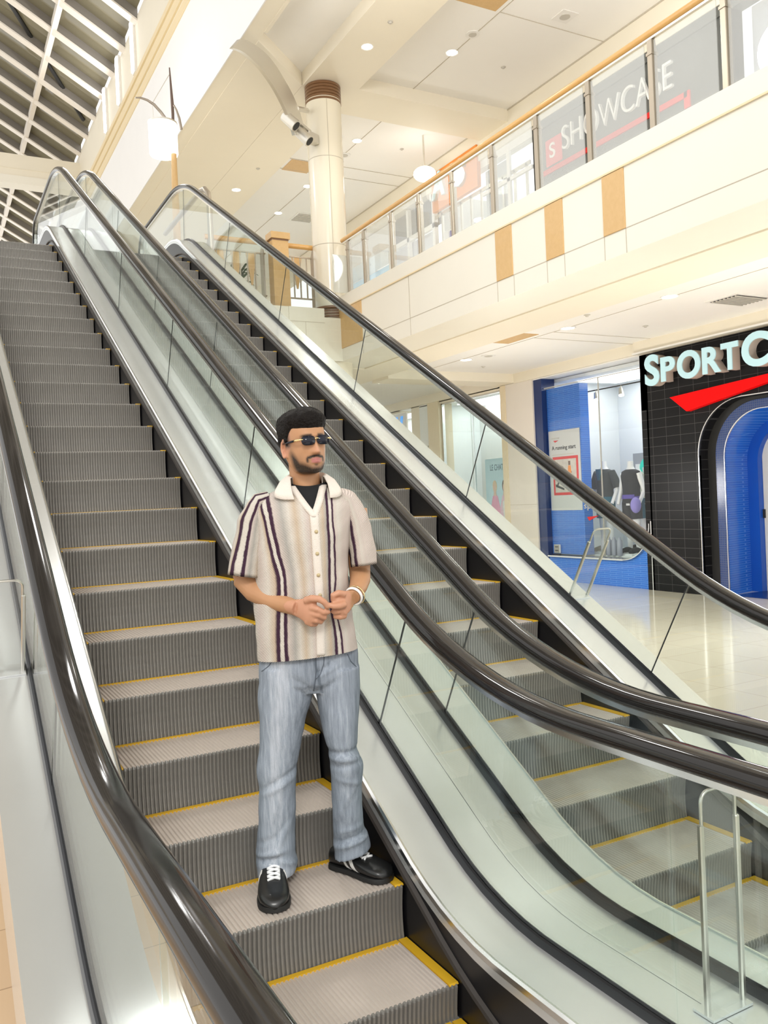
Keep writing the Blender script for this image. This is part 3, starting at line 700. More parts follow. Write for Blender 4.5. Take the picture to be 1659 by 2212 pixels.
# filler behind the upper corners
st('wall_right', M['blacktile'], (11.215, 11.26, 5.76, 7.10, ZF, 3.03), (11.215, 11.26, .5, 7.1, 1.96, 3.03), (11.215, 11.26, .5, 2.45, ZF, 3.03))
ent = thing('shop_entrance', 'arched blue tiled shop doorway cut off by the right edge', 'doorway', (11.4, 4.1, ZF))
b = MB()
for i in range(len(AO) - 1): pass
b.rings([[(x, y + sy, z + sz) for x, sy, sz in ((11.18, 0, 0), (11.18, .0, .016), (11.24, .0, .016), (11.24, 0, 0))] if 0 < i < len(AO) - 1 and abs(AO[i][0] - 4.1) < .7 else [(x, y + (s if y > 4.1 else -s), z + (s * .3 if z > 1 else 0)) for x, s in ((11.18, 0), (11.18, .016), (11.24, .016), (11.24, 0))] for i, (y, z) in enumerate(AO)])
b.build('edge_trim', M['silver'], ent)
arch_sheet(11.2, AO, 11.42, AO, 'black_reveal', M['blacktile'], ent)
b = MB(); b.grid([[(11.42, y, z) for y, z in AO], [(11.42, y, z) for y, z in AI]]); b.build('black_step', M['dark'], ent)
b = MB(); b.grid([[(11.40, y, z) for y, z in AI], [(11.40, y, z) for y, z in AB]]); b.grid([[(11.40, y, z) for y, z in AI], [(11.44, y, z) for y, z in AI]]); b.build('mosaic_band', M['bluemosaic'], ent)
b = MB(); b.rings([[(11.385, y, z), (11.385, y - (.012 if y > 4.1 else -.012), z - (.012 if z > .9 else 0)), (11.41, y - (.012 if y > 4.1 else -.012), z - (.012 if z > .9 else 0)), (11.41, y, z)] for y, z in AB]); b.build('inner_trim', M['silver'], ent)
arch_sheet(11.40, AB, 12.2, AD, 'blue_reveal', M['bluetile'], ent)
ADD = arch(5.42, 2.8, 1.6, .7)
b = MB(); b.grid([[(12.2, y, z) for y, z in AD], [(12.2, y, z) for y, z in arch(5.28, 2.95, 1.52, .7)]]); b.grid([[(12.2, y, z) for y, z in arch(5.28, 2.95, 1.52, .7)], [(12.7, y, z) for y, z in arch(5.28, 2.95, 1.52, .7)]]); b.build('inner_liner', M['blue'], ent)
bx('door_frame', M['ivory'], ent, 12.32, 12.42, 5.08, 5.28, ZF, 1.5, bev=.01); bx('door_frame', M['ivory'], ent, 12.32, 12.42, 4.80, 4.86, ZF, 1.5, bev=.01)
bx('door_lock', M['dark'], ent, 12.29, 12.33, 5.24, 5.29, -.20, -.04); bx('threshold', M['navy'], ent, 11.4, 12.4, 2.9, 5.3, ZF, ZF + .01)
st('wall_right', M['blue'], (13.4, 13.5, 2.2, 6.3, ZF, 3.0))
st('wall_right', M['roomwhite'], (12.75, 12.8, 5.28, 7.0, ZF, 3.0), (12.75, 12.8, 1.0, 2.9, ZF, 3.0))
t = thing('poster', 'pink and white poster inside the arched doorway', 'poster', (13.35, 4.7, 0)); bx('sheet', M['white'], t, 13.36, 13.38, 4.3, 4.9, -.6, .9); bx('picture', mat('pink_print', (.75, .2, .35), .5), t, 13.35, 13.362, 4.4, 4.8, -.2, .6)

sign = thing('shop_sign', 'large pale blue raised letters SPORTC on the black tiled wall', 'sign', (11.1, 5.4, 2.38))
for ch, y0, y1, z0, z1 in (('S', 6.76, 6.40, 2.37, 2.96), ('P', 6.36, 6.02, 2.41, 2.86), ('O', 5.97, 5.44, 2.38, 2.89), ('R', 5.40, 5.00, 2.40, 2.87), ('T', 4.995, 4.64, 2.40, 2.87), ('C', 4.575, 4.04, 2.37, 2.95)):
    f = place_text('letter', ch, (11.0, y0, z0), RY, UP, z1 - z0, .02, M['letter'], sign, thick=.035, width=y0 - y1)
    place_text('letter_return', ch, (11.11, y0, z0), RY, UP, z1 - z0, .19, M['letterside'], f, thick=.03, width=y0 - y1)
t = thing('red_swoosh', 'long red tapering wedge mounted on the black tiles under the sign letters', 'sign', (11.1, 5, 2.0))
b = MB(); b.prism([(6.25, 2.11), (5.87, 1.81), (4.17, 2.10), (2.87, 2.31), (4.17, 2.235)], 'x', 11.08, 11.2); b.build('wedge', M['red'], t)

# shop window left of the black wall
st('wall_right', M['navy'], (11.22, 11.6, 10.12, 10.40, ZF, 3.05), label=None)
st('wall_right', M['bluetile'], (11.36, 11.6, 9.02, 10.12, -.95, 2.78), (11.25, 11.6, 6.95, 10.12, ZF, -1.0))
st('trim_8', M['silver'], (11.20, 11.62, 7.76, 10.12, -1.01, -.98), (11.19, 11.27, 6.945, 6.965, ZF, -.2))
# rounded lower right corner of the window
pl = [(7.0, -1.0)] + [(7.76 - .75 * math.sin(a), -.26 - .74 * math.cos(a)) for a in [PI / 2 * i / 12 for i in range(13)]][::-1]
b = MB(); b.prism(pl, 'x', 11.25, 11.6); struct(b.build('wall_right', M['bluetile']))
arc = [(7.76 - .75 * math.sin(a), -.26 - .74 * math.cos(a)) for a in [PI / 2 * i / 14 for i in range(15)]]
b = MB(); b.rings([[(11.20, y, z), (11.20, y + .016 * (7.76 - y) / .75, z + .016), (11.62, y + .016 * (7.76 - y) / .75, z + .016), (11.62, y, z)] for y, z in arc]); struct(b.build('trim_9', M['silver']))
st('window_2', M['shopglass'], (11.30, 11.315, 6.95, 10.10, -.97, 2.80))
st('trim_10', M['grille'], (11.29, 11.325, 8.373, 8.379, -.95, 2.80), (11.29, 11.33, 6.96, 10.12, 2.80, 2.815))
st('wall_right', M['roomwhite'], (13.6, 13.7, 7.0, 10.4, ZF, 3.05), (11.6, 13.7, 10.2, 10.3, ZF, 3.05), (11.6, 13.7, 6.95, 7.05, ZF, 3.05), (11.62, 13.7, 7.05, 10.2, -1.0, -.96), (11.62, 13.7, 7.05, 10.2, 2.95, 3.02))
st('wall_right', mat('pale_board', (0.80, 0.77, 0.70), 0.6), (13.5, 13.595, 8.3, 9.0, -.9, 2.9))
tag(bx('fill_panel', M['panelglow'], None, 12.0, 13.2, 7.4, 9.8, 2.93, 2.95), 'added glowing fill panel in the display window ceiling', 'light')  # unseen glowing sheet added to brighten the display window
tr = thing('track_light', 'black track with two pale spotlights inside the sports display window', 'light', (11.8, 8.5, 2.65))
b = MB(); b.tube([(11.8, 9.4, 2.63), (11.8, 7.3, 2.63)], .014, 6); b.build('track', M['dark'], tr)
for y in (8.97, 8.22):
    b = MB(); b.tube([(11.8, y, 2.63), (11.8, y, 2.56)], .014, 6); b.tube([(11.8, y + .02, 2.57), (11.77, y - .03, 2.42)], [.04, .06], 12); h = b.build('lamp_head', M['satin'], tr, smooth=40)
    b = MB(); b.tube([(11.77, y - .03, 2.42), (11.768, y - .033, 2.41)], .055, 12); b.build('lens', M['lampglow'], h)

# poster with the running advert
po = thing('poster', 'grey poster reading A running start with a red framed picture on the blue tiles', 'poster', (11.33, 9.56, .9))
bx('sheet', mat('poster_grey', (0.62, 0.62, 0.62), 0.5), po, 11.335, 11.352, 9.05, 10.08, .03, 1.82)
place_text('headline', 'A running start', (11.333, 9.98, 1.36), RY, UP, .12, .004, M['dark'], po, thick=.012, width=.80)
place_text('small_print', 'SPORTCHEK', (11.333, 9.98, 1.63), RY, UP, .035, .003, M['grille'], po, width=.27)
b = MB(); b.prism([(9.92, 1.60), (9.86, 1.555), (9.74, 1.60)], 'x', 11.33, 11.336); b.build('red_tick', M['redflat'], po)
b = MB()
for i in range(2): b.box(11.331, 11.336, 9.25 + i * .35, 9.98, 1.27 - i * .05, 1.285 - i * .05)
b.build('text_line', M['grille'], po)
fr = bx('picture_frame', M['redflat'], po, 11.329, 11.337, 9.12, 9.96, .37, 1.23)
bx('picture', mat('gym_print', (0.60, 0.55, 0.50), 0.5, var=.35, vscale=9), fr, 11.326, 11.33, 9.18, 9.90, .43, 1.17)
b = MB()
for p in ([(9.88, .62), (9.60, .52), (9.60, .48), (9.88, .56)], [(9.84, .60), (9.62, .95), (9.58, .93), (9.80, .58)], [(9.60, .93), (9.46, .86), (9.46, .83), (9.58, .88)], [(9.58, .60), (9.30, .52), (9.30, .47), (9.58, .55)], [(9.52, .58), (9.36, .90), (9.33, .88), (9.48, .56)], [(9.75, 1.06), (9.60, 1.0), (9.62, .96), (9.76, 1.02)]): b.prism(p, 'x', 11.322, 11.327)
b.build('treadmill_print', M['dark'], fr)
b = MB(); b.prism([(9.44, 1.02), (9.36, 1.02), (9.34, .84), (9.46, .84)], 'x', 11.321, 11.327); b.build('runner_top', M['orange'], fr)
b = MB(); b.prism([(9.43, 1.12), (9.37, 1.12), (9.37, 1.03), (9.43, 1.03)], 'x', 11.320, 11.327); b.prism([(9.45, .84), (9.35, .84), (9.33, .60), (9.37, .60)], 'x', 11.320, 11.327); b.build('runner_print', mat('runner_dark', (.16, .09, .06), .6), fr)
so = thing('wall_socket', 'small white socket plate at the foot of the blue tiles', 'socket', (11.2, 9.95, -.85)); bx('plate', M['trimwhite'], so, 11.30, 11.345, 9.82, 10.02, -.93, -.74, bev=.008)
bx('slot', M['dark'], so, 11.296, 11.302, 9.87, 9.97, -.80, -.785); bx('slot', M['dark'], so, 11.296, 11.302, 9.87, 9.97, -.88, -.865)
gt = thing('window_decal', 'small grey letters and a red tick on the sports window glass', 'decal', (11.29, 8.6, 0))
place_text('letters', 'spo', (11.297, 8.95, .02), RY, UP, .13, .004, M['grille'], gt, width=.36)
b = MB(); b.prism([(8.86, -.12), (8.80, -.20), (8.50, -.09)], 'x', 11.29, 11.297); b.build('red_tick', M['redflat'], gt)

# display panels and mannequins
tag(bx('partition', M['redflat'], None, 12.85, 12.95, 8.05, 8.75, -.95, .75), 'tall red panel behind the mannequin in the black vest', 'panel')
pn = thing('display_board', 'grey display board with a round green sign inside the sports window', 'sign', (12.6, 8.4, .5))
bx('board', mat('board_grey', (0.36, 0.38, 0.40), 0.5), pn, 12.70, 12.78, 7.8, 8.87, -.2, 1.22)
b = MB(); b.tube([(12.68, 8.42, .88), (12.695, 8.42, .88)], .24, 28); b.build('green_disc', mat('green_sign', (0.0, 0.55, 0.42), 0.4, emit=(0, .6, .45), es=.3), pn)
b = MB(); b.box(12.66, 12.685, 8.40, 8.56, .80, .90); b.prism([(8.38, .80), (8.28, .80), (8.28, 1.0), (8.34, 1.0)], 'x', 12.66, 12.685); b.build('hand_symbol', M['white'], pn)
M['mann'] = mat('mannequin_white', (0.86, 0.86, 0.86), 0.35)
M['navycloth'] = mat('dark_jacket', (0.03, 0.035, 0.035), 0.8, var=.3, vscale=10); M['teal'] = mat('teal_cloth', (0.01, 0.11, 0.16), 0.8); M['blackcloth'] = mat('black_cloth', (0.008, 0.008, 0.009), 0.8); M['purple'] = mat('purple_cloth', (0.10, 0.07, 0.35), 0.8); M['lilac'] = mat('lilac_cloth', (0.26, 0.22, 0.60), 0.7); M['palecloth'] = mat('pale_cloth', (0.62, 0.66, 0.55), 0.8)
def ell(cx, cy, z, rx, ry, n=20): return [(cx + rx * math.cos(2 * PI * k / n), cy + ry * math.sin(2 * PI * k / n), z) for k in range(n)]
def mannequin(label, x, y, zf, h, top, bottom, accent, jacket):
    """headless display figure; h is the height to the neck"""
    t = thing('mannequin', label, 'mannequin', (x, y, zf), 'headless mannequins in the sports window')
    k = h / 1.62; Z = lambda v: zf + v * k
    b = MB(); b.rings([ell(x, y, Z(v), rx * k, ry * k) for v, rx, ry in ((.84, .10, .16), (.95, .105, .155), (1.08, .095, .135), (1.22, .11, .155), (1.36, .115, .185), (1.44, .09, .17), (1.48, .06, .09), (1.53, .052, .056), (1.62, .05, .053))])
    for s in (-1, 1):
        b.tube([(x, y + s * .085 * k, Z(.88)), (x + .01, y + s * .095 * k, Z(.46)), (x + .03, y + s * .10 * k, Z(.06))], [.088 * k, .058 * k, .040 * k], 14)
        b.tube([(x - .02, y + s * .10 * k, Z(.03)), (x - .20, y + s * .11 * k, Z(.02))], [.045 * k, .035 * k], 10)
        b.tube([(x, y + s * .19 * k, Z(1.40)), (x + .03, y + s * .28 * k, Z(1.10)), (x - .10, y + s * .25 * k, Z(.86))], [.052 * k, .040 * k, .030 * k], 12)
    b.build('figure', M['mann'], t, smooth=50)
    b = MB(); lo = .82 if jacket else 1.0
    b.rings([ell(x, y, Z(v), rx * k, ry * k) for v, rx, ry in ((lo, .135, .19), (1.08, .125, .17), (1.22, .135, .18), (1.36, .14, .205), (1.44, .11, .19), (1.475, .075, .10))], cap=False)
    if jacket:
        for s in (-1, 1): b.tube([(x, y + s * .17 * k, Z(1.42)), (x + .01, y + s * .25 * k, Z(1.28)), (x + .03, y + s * .285 * k, Z(1.14))], [.075 * k, .075 * k, .07 * k], 14)
    b.build('top', top, t, smooth=50)
    b = MB(); b.rings([ell(x - .005, y, Z(v), r * k, r2 * k) for v, r, r2 in ((.98, .128, .178), (.88, .14, .19))] , cap=False)
    for s in (-1, 1): b.tube([(x, y + s * .09 * k, Z(.90)), (x + .005, y + s * .10 * k, Z(.60))], [.11 * k, .10 * k], 16)
    b.build('shorts', bottom, t, smooth=50)
    b = MB()
    if jacket: b.prism([(y - .06 * k, Z(1.48)), (y + .06 * k, Z(1.48)), (y + .02 * k, Z(1.28)), (y - .03 * k, Z(1.28))], 'x', x - .155 * k, x - .10 * k)
    else: b.rings([ell(x, y, Z(v), r * k, r2 * k) for v, r, r2 in ((.96, .142, .195), (1.03, .135, .18))], cap=False)
    b.build('accent', accent, t)
    for s in (-1, 1):
        b = MB(); b.tube([(x + .05, y + s * .10 * k, Z(.045)), (x - .08, y + s * .105 * k, Z(.05)), (x - .24, y + s * .115 * k, Z(.03))], [.055 * k, .055 * k, .04 * k], 12); b.build('shoe', M['blackcloth'], t, smooth=50)
    bx('base', M['roomwhite'], t, x - .3, x + .15, y - .25, y + .25, zf - .04, zf + .0)
    return t
mannequin('headless mannequin in a dark olive jacket with teal collar, left in the window', 12.1, 9.15, -.92, 2.0, M['navycloth'], M['teal'], M['teal'], True)
mannequin('headless mannequin in a black vest and purple band, right in the window', 12.0, 8.25, -.92, 1.95, M['blackcloth'], M['blackcloth'], M['purple'], False)
mannequin('pale mannequin in a light top standing behind and between two others', 12.7, 8.72, -.92, 1.9, M['palecloth'], M['teal'], M['palecloth'], True)
tag(MB().sphere((11.72, 7.86, .10), .15, (.7, .75, 1.1)).build('bag', M['lilac'], None, smooth=True), 'lilac bag hanging on the arm of the mannequin in the black vest', 'bag')
plinth = tag(bx('plinth', M['roomwhite'], None, 11.75, 12.8, 7.5, 8.0, -.955, -.93), 'low white plinth beside the right mannequin', 'plinth')
for i in range(4):
    y = 8.75 - i * .16
    b = MB(); b.lathe([(.0001, -.955), (.055, -.955), (.058, -.94), (.058, -.64), (.03, -.60), (.03, -.57), (.0001, -.57)], (11.62, y, 0), 14)
    tag(b.build('bottle', mat('bottle_grey%d' % i, (.36, .37, .45), .3), None, smooth=40), 'grey water bottle on the sports window floor, %s in the row' % ('first from the left', 'second from the left', 'third from the left', 'rightmost')[i], 'bottle', 'water bottles in the window')

# ---------------------------------------------------------------- pilaster and fashion shop further along
st('wall_right', M['pilaster'], (11.18, 11.6, 10.40, 11.42, ZF, 3.06))
st('trim_11', M['groove'], (11.176, 11.182, 10.40, 11.42, .18, .19))
st('wall_right', M['travertine'], (11.16, 11.6, 11.42, 11.62, ZF, 3.06), (11.16, 11.6, 14.43, 15.0, ZF, 3.06))
st('wall_right', M['cream'], (11.2, 11.5, 11.62, 14.43, 2.98, 3.06), (11.2, 11.6, 15.5, 15.95, ZF, 3.06), (11.2, 11.6, 16.6, 24, 2.98, 3.06))
st('window_3', M['shopglass'], (11.30, 11.315, 11.62, 14.43, ZF, 2.98))
st('trim_12', M['silver'], (11.25, 11.33, 11.62, 11.66, ZF, 2.98), (11.25, 11.33, 14.38, 14.43, ZF, 2.98), (11.28, 11.32, 12.98, 12.995, ZF, 2.98), (11.25, 11.33, 11.62, 14.43, 2.95, 2.98))
st('wall_right', M['roomwhite'], (14.8, 14.9, 11.3, 15.5, ZF, 3.05), (11.6, 14.8, 15.0, 15.1, ZF, 3.05), (11.6, 14.8, 11.4, 11.5, ZF, 3.05), (11.6, 14.8, 11.5, 15.0, 3.0, 3.05), (12.9, 13.0, 13.4, 15.0, ZF, 3.0), (11.2, 11.6, 15.0, 15.5, 1.9, 3.0), (12.6, 12.7, 14.95, 17.5, ZF, 3.05), (12.6, 12.7, 17.5, 24, ZF, 3.05), (11.6, 12.6, 15.0, 24, 3.0, 3.06))
tag(bx('fill_panel', M['panelglow'], None, 11.9, 14.4, 11.9, 14.6, 2.98, 3.0), 'added glowing fill panel in the fashion shop ceiling', 'light')  # added glow that lights the fashion shop interior
tag(bx('fill_panel', M['panelglow'], None, 11.7, 12.4, 15.6, 20, 2.98, 3.0), 'added glowing fill panel in the farthest shop ceiling', 'light')  # added glow that lights the farthest shop
for z in (1.55, 1.15, .75): tag(bx('wall_shelf', M['greyshelf'], None, 14.2, 14.8, 11.6, 12.6, z, z + .07), 'grey wall shelf at the back of the fashion shop, %s' % {1.55: 'top one', 1.15: 'middle one', .75: 'lowest one'}[z], 'shelf', 'shelves in the fashion shop')
tag(bx('bulkhead_box', M['greyshelf'], None, 13.2, 14.6, 12.2, 13.6, 1.95, 2.1), 'grey slab hanging across the fashion shop interior', 'shelf')
lc = thing('poster', 'pale blue LE CHATEAU poster with two women behind the window', 'poster', (11.5, 12.2, .4))
bx('sheet', mat('poster_blue', (0.52, 0.78, 0.90), 0.5, var=.06, vscale=3), lc, 11.50, 11.515, 11.66, 12.84, -1.0, 1.36)
place_text('title', 'LE CHATEAU', (11.497, 12.62, 1.06), RY, UP, .15, .004, mat('poster_ink', (0.05, 0.14, 0.22), .5), lc, width=.82)
for yc, hair, dress, nm in ((12.45, (.75, .58, .38), (.85, .35, .55), 'blonde'), (12.05, (.12, .07, .05), (.85, .55, .70), 'brunette')):
    b = MB(); b.prism([(yc + .22, -1.0), (yc + .20, .1), (yc + .10, .42), (yc - .10, .42), (yc - .20, .1), (yc - .22, -1.0)], 'x', 11.492, 11.499); b.build('printed_dress', mat('print_' + nm, dress, .6, var=.2, vscale=8), lc)
    b = MB(); b.prism([(yc + .085 * math.cos(a), .66 + .15 * math.sin(a)) for a in [2 * PI * k / 18 for k in range(18)]], 'x', 11.488, 11.499); b.build('printed_hair', mat('print_hair_' + nm, hair, .6), lc)
    b = MB(); b.prism([(yc + .055 * math.cos(a), .62 + .09 * math.sin(a)) for a in [2 * PI * k / 18 for k in range(18)]], 'x', 11.486, 11.499); b.prism([(yc + .03, .56), (yc - .03, .56), (yc - .06, .42), (yc + .06, .42)], 'x', 11.487, 11.499); b.build('printed_face', mat('print_skin_' + nm, (.78, .55, .44), .6), lc)
b = MB()
rnd = random.Random(5)
for i in range(9): 
    y, z = 11.72 + rnd.uniform(0, .14), .55 + rnd.uniform(0, .55); b.prism([(y, z), (y + .09, z + .05), (y + .10, z + .08), (y + .01, z + .016)], 'x', 11.486, 11.499)
b.build('printed_foliage', M['blackcloth'], lc)
mq = thing('mannequin', 'white mannequin torso beside the pale blue poster', 'mannequin', (11.6, 11.8, ZF))
b = MB(); b.rings([ell(11.44, 11.86, z, r, r2) for z, r, r2 in ((-.25, .09, .17), (-.05, .09, .15), (.12, .1, .18), (.26, .08, .19), (.33, .05, .06), (.42, .045, .05))]); b.build('torso', M['mann'], mq, smooth=50)
b = MB(); b.rings([ell(11.44, 11.86, z, r, r2) for z, r, r2 in ((-1.5, .1, .2), (-.7, .1, .2), (-.22, .095, .18))]); b.build('skirt', M['blackcloth'], mq, smooth=50)
b = MB(); b.tube([(11.44, 11.86, ZF), (11.44, 11.86, ZF + .06)], .2, 20); b.build('stand', M['satin'], mq)
bs = thing('shop_sign', 'small blue lit sign of the farthest lower shop', 'sign', (11.18, 16.6, 2.7))
bx('board', M['white'], bs, 11.17, 11.22, 16.2, 17.4, 2.1, 2.95); 
b = MB(); b.prism([(16.52, 2.28), (16.62, 2.28), (16.48, 2.86), (16.38, 2.86)], 'x', 11.14, 11.17); b.prism([(16.7, 2.7), (17.2, 2.7), (17.2, 2.86), (16.7, 2.86)], 'x', 11.14, 11.17); b.build('blue_stroke', mat('blue_lit', (.1, .35, .8), .4, emit=(.1, .4, 1), es=.6), bs)
t = thing('display_rack', 'white rack of clothes in the far lower shop', 'rack', (12.2, 15.3, ZF)); b = MB(); b.tube([(11.8, 15.3, 1.5), (12.5, 15.3, 1.5)], .015, 6); b.build('bar', M['silver'], t)
for i in range(6): bx('garment', M['palecloth'], t, 11.85 + i * .1, 11.9 + i * .1, 15.16, 15.44, .5, 1.47)

# ---------------------------------------------------------------- upper level shop fronts
M['softglow'] = emis('upper_fill_glow', (1, 1, 1), 1.3)  # glow of the fill sheet added over the upper shops
M['lav'] = mat('lavender_blind', (0.60, 0.62, 0.68), 0.5)
st('wall_right', M['lav'], (10.9, 11.0, -6, 4.05, F2, 8.12))
st('wall_right', mat('grey_shop_wall', (0.56, 0.57, 0.55), 0.6), (13.0, 13.1, 8.9, 20, F2, 8.12), (10.5, 13, 19.9, 20, F2, 8.12), (10.6, 13, 12.98, 13.0, F2, 8.12))
st('wall_right', M['signgrey'], (10.36, 10.6, 4.0, 8.95, 7.95, 8.12), (10.36, 10.6, -6, 4.0, 7.95, 8.12))
sh = thing('shop_sign', 'dark upper signboard reading SHOWCASE above a red line', 'sign', (10.4, 6.8, 7))
bx('board', M['signgrey'], sh, 10.40, 10.6, 4.12, 8.92, 5.0, 7.95)
place_text('letters', 'SHOWCASE', (10.36, 8.07, 7.27), RY, UP, .46, .06, M['clearwhite'], sh, thick=-.012, width=2.84)
lg = bx('logo_tile', mat('logo_red', (0.70, 0.06, 0.07), 0.4), sh, 10.36, 10.40, 8.12, 8.62, 7.12, 7.66, bev=.03)
place_text('logo_letter', 'S', (10.352, 8.47, 7.25), RY, UP, .30, .02, M['clearwhite'], lg, thick=.01)
b = MB(); b.box(10.37, 10.40, 4.95, 8.85, 6.98, 7.08); b.box(10.37, 10.40, 4.90, 5.02, 6.80, 7.08); b.build('red_line', M['redflat'], sh)
for i, y in enumerate((8.95, 4.05)):
    tag(bx('door_jamb', M['dark'], None, 10.38, 10.6, y - .05, y + .08, F2, 8.12), ('black upright frame at the left end of the dark signboard', 'black upright frame at the right end of the dark signboard')[i], 'frame', 'black shop uprights')
# middle upper shops
st('window_4', M['shopglass'], (10.40, 10.41, 9.1, 10.9, F2, 7.9))
st('trim_13', M['white'], (10.38, 10.44, 9.85, 9.95, F2, 8.1), (10.38, 10.44, 9.1, 10.9, 7.3, 7.38), (10.40, 10.6, 9.0, 13.2, 7.95, 8.12))
ea = thing('shop_sign', 'orange upper signboard with pale blue raised letters IS', 'sign', (10.3, 11.9, 8))
bx('board', M['orange'], ea, 10.30, 10.40, 10.95, 12.92, 7.55, 8.5)
for ch, y0, w, z0 in (('A', 12.82, .62, 7.80), ('I', 11.98, .17, 7.76), ('S', 11.78, .40, 7.76)):
    f = place_text('letter', ch, (10.22, y0, z0), RY, UP, .62, .03, M['letter'], ea, thick=.04, width=w, shear=.12)
    place_text('letter_return', ch, (10.26, y0, z0), RY, UP, .62, .08, M['letterside'], f, thick=.045, width=w, shear=.12)
pe = thing('pendant_lamp', 'bright white dome lamp in front of the orange signboard', 'lamp', (9.3, 11.6, 8.0))
b = MB(); b.sphere((9.3, 11.62, 7.92), .26, (1, 1, .62)); b.build('dome', M['lampglow'], pe, smooth=True); b = MB(); b.tube([(9.3, 11.62, 8.0), (9.3, 11.62, 8.81)], .02, 8); b.build('stem', M['satin'], pe)
b = MB()
for i in range(9): b.box(10.42, 10.46, 9.3 + i * .42, 9.36 + i * .42, F2, 7.5)
b.box(10.42, 10.46, 9.2, 13.0, 7.44, 7.52); st_ = b.build('shutter', M['satin'], None); tag(st_, 'pale barred shopfront under the orange signboard', 'shopfront')
tag(bx('fill_panel', M['softglow'], None, 10.8, 12.8, 9.2, 19, 8.09, 8.11), 'long added glowing fill panel in the upper shop ceiling', 'light')  # added sheet, brightens the upper shop interiors
st('window_5', M['signgrey'], (10.55, 10.6, 13.0, 15.3, 7.35, 8.1))
st('trim_14', M['white'], (10.40, 10.5, 13.0, 15.3, 7.25, 7.37), (10.40, 10.5, 14.3, 14.4, F2, 8.1), (10.40, 10.5, 15.25, 15.4, F2, 8.1), (10.40, 10.5, 13.0, 13.12, F2, 8.1))
tag(bx('roller_blind', M['lav'], None, 10.46, 10.48, 9.95, 10.85, 5.0, 7.85), 'pale lavender roller blind left of the dark signboard', 'blind')
tag(bx('roller_blind', M['lav'], None, 10.52, 10.54, 13.12, 15.25, 6.1, 7.25), 'pale lavender glazing under the far dark fascia board', 'blind')
tag(bx('counter_front', M['dark'], None, 10.52, 10.54, 13.12, 15.25, F2, 6.1), 'dark low shopfront under the pale lavender glazing', 'shopfront')
for i, (y, z) in enumerate(((12.2, 7.25), (12.6, 6.95), (11.5, 7.2))):
    b = MB(); b.disc((11.2, y, z), .14, 18, .03); tag(b.build('disc_lamp', M['lampglow'], None), 'small white disc lamp inside the shop under the orange board, %s' % ('upper left one', 'lower left one', 'right one')[i], 'lamp', 'disc lamps behind the barred shopfront')
ps = thing('poster', 'yellow and purple poster low in the shop left of the orange board', 'poster', (10.6, 12.9, 6.8)); bx('sheet', M['white'], ps, 10.60, 10.61, 12.45, 12.95, 6.4, 7.1); bx('purple_print', M['purple'], ps, 10.592, 10.601, 12.48, 12.66, 6.7, 7.05); bx('yellow_print', M['yellow'], ps, 10.592, 10.601, 12.74, 12.93, 6.42, 6.75)
bb = thing('shop_interior', 'bright blue shop wall with lit white squares at the end of the balcony', 'shop wall', (11.4, 17.5, F2))
bx('wall', M['aqua'], bb, 11.3, 11.4, 15.45, 19.8, F2, 7.45)
bx('soffit_band', M['white'], bb, 10.5, 11.3, 15.45, 19.8, 7.48, 8.1)
for i in range(4): bx('lit_square', M['panelglow'], bb, 11.27, 11.30, 15.7 + i * .85, 15.95 + i * .85, 7.0, 7.2)
for i in range(5): bx('white_column', M['white'], bb, 11.2, 11.3, 15.6 + i * .8, 15.72 + i * .8, F2, 6.6)
for i, (y, z) in enumerate(((15.95, 6.75), (17.3, 6.65))):
    q = thing('pendant_lamp', ('white dome pendant before the blue wall, the right one', 'white dome pendant before the blue wall, the left one')[i], 'lamp', (10.7, y, z), 'pendants of the blue shop')
    b = MB(); b.sphere((10.7, y, z), .17, (1, 1, .5)); b.build('dome', M['lampglow'], q, smooth=True); b = MB(); b.tube([(10.7, y, z), (10.7, y, 7.5)], .012, 6); b.build('cord', M['satin'], q)
# ---------------------------------------------------------------- the man on the step
AB_ = math.radians(22.3); BO = Vector((0.2, -1.77, 0)); ER = Vector((math.cos(AB_), -math.sin(AB_), 0)); EF = Vector((-math.sin(AB_), -math.cos(AB_), 0))
def BW(r, f, z): return BO + ER * r + EF * f + Vector((0, 0, z))
def BWt(p): return tuple(BW(*p))
from mathutils.bvhtree import BVHTree
man = thing('person', 'man in a striped short-sleeved shirt, washed jeans and dark sunglasses standing on the steps', 'person', (0.2, -1.77, -1.155))

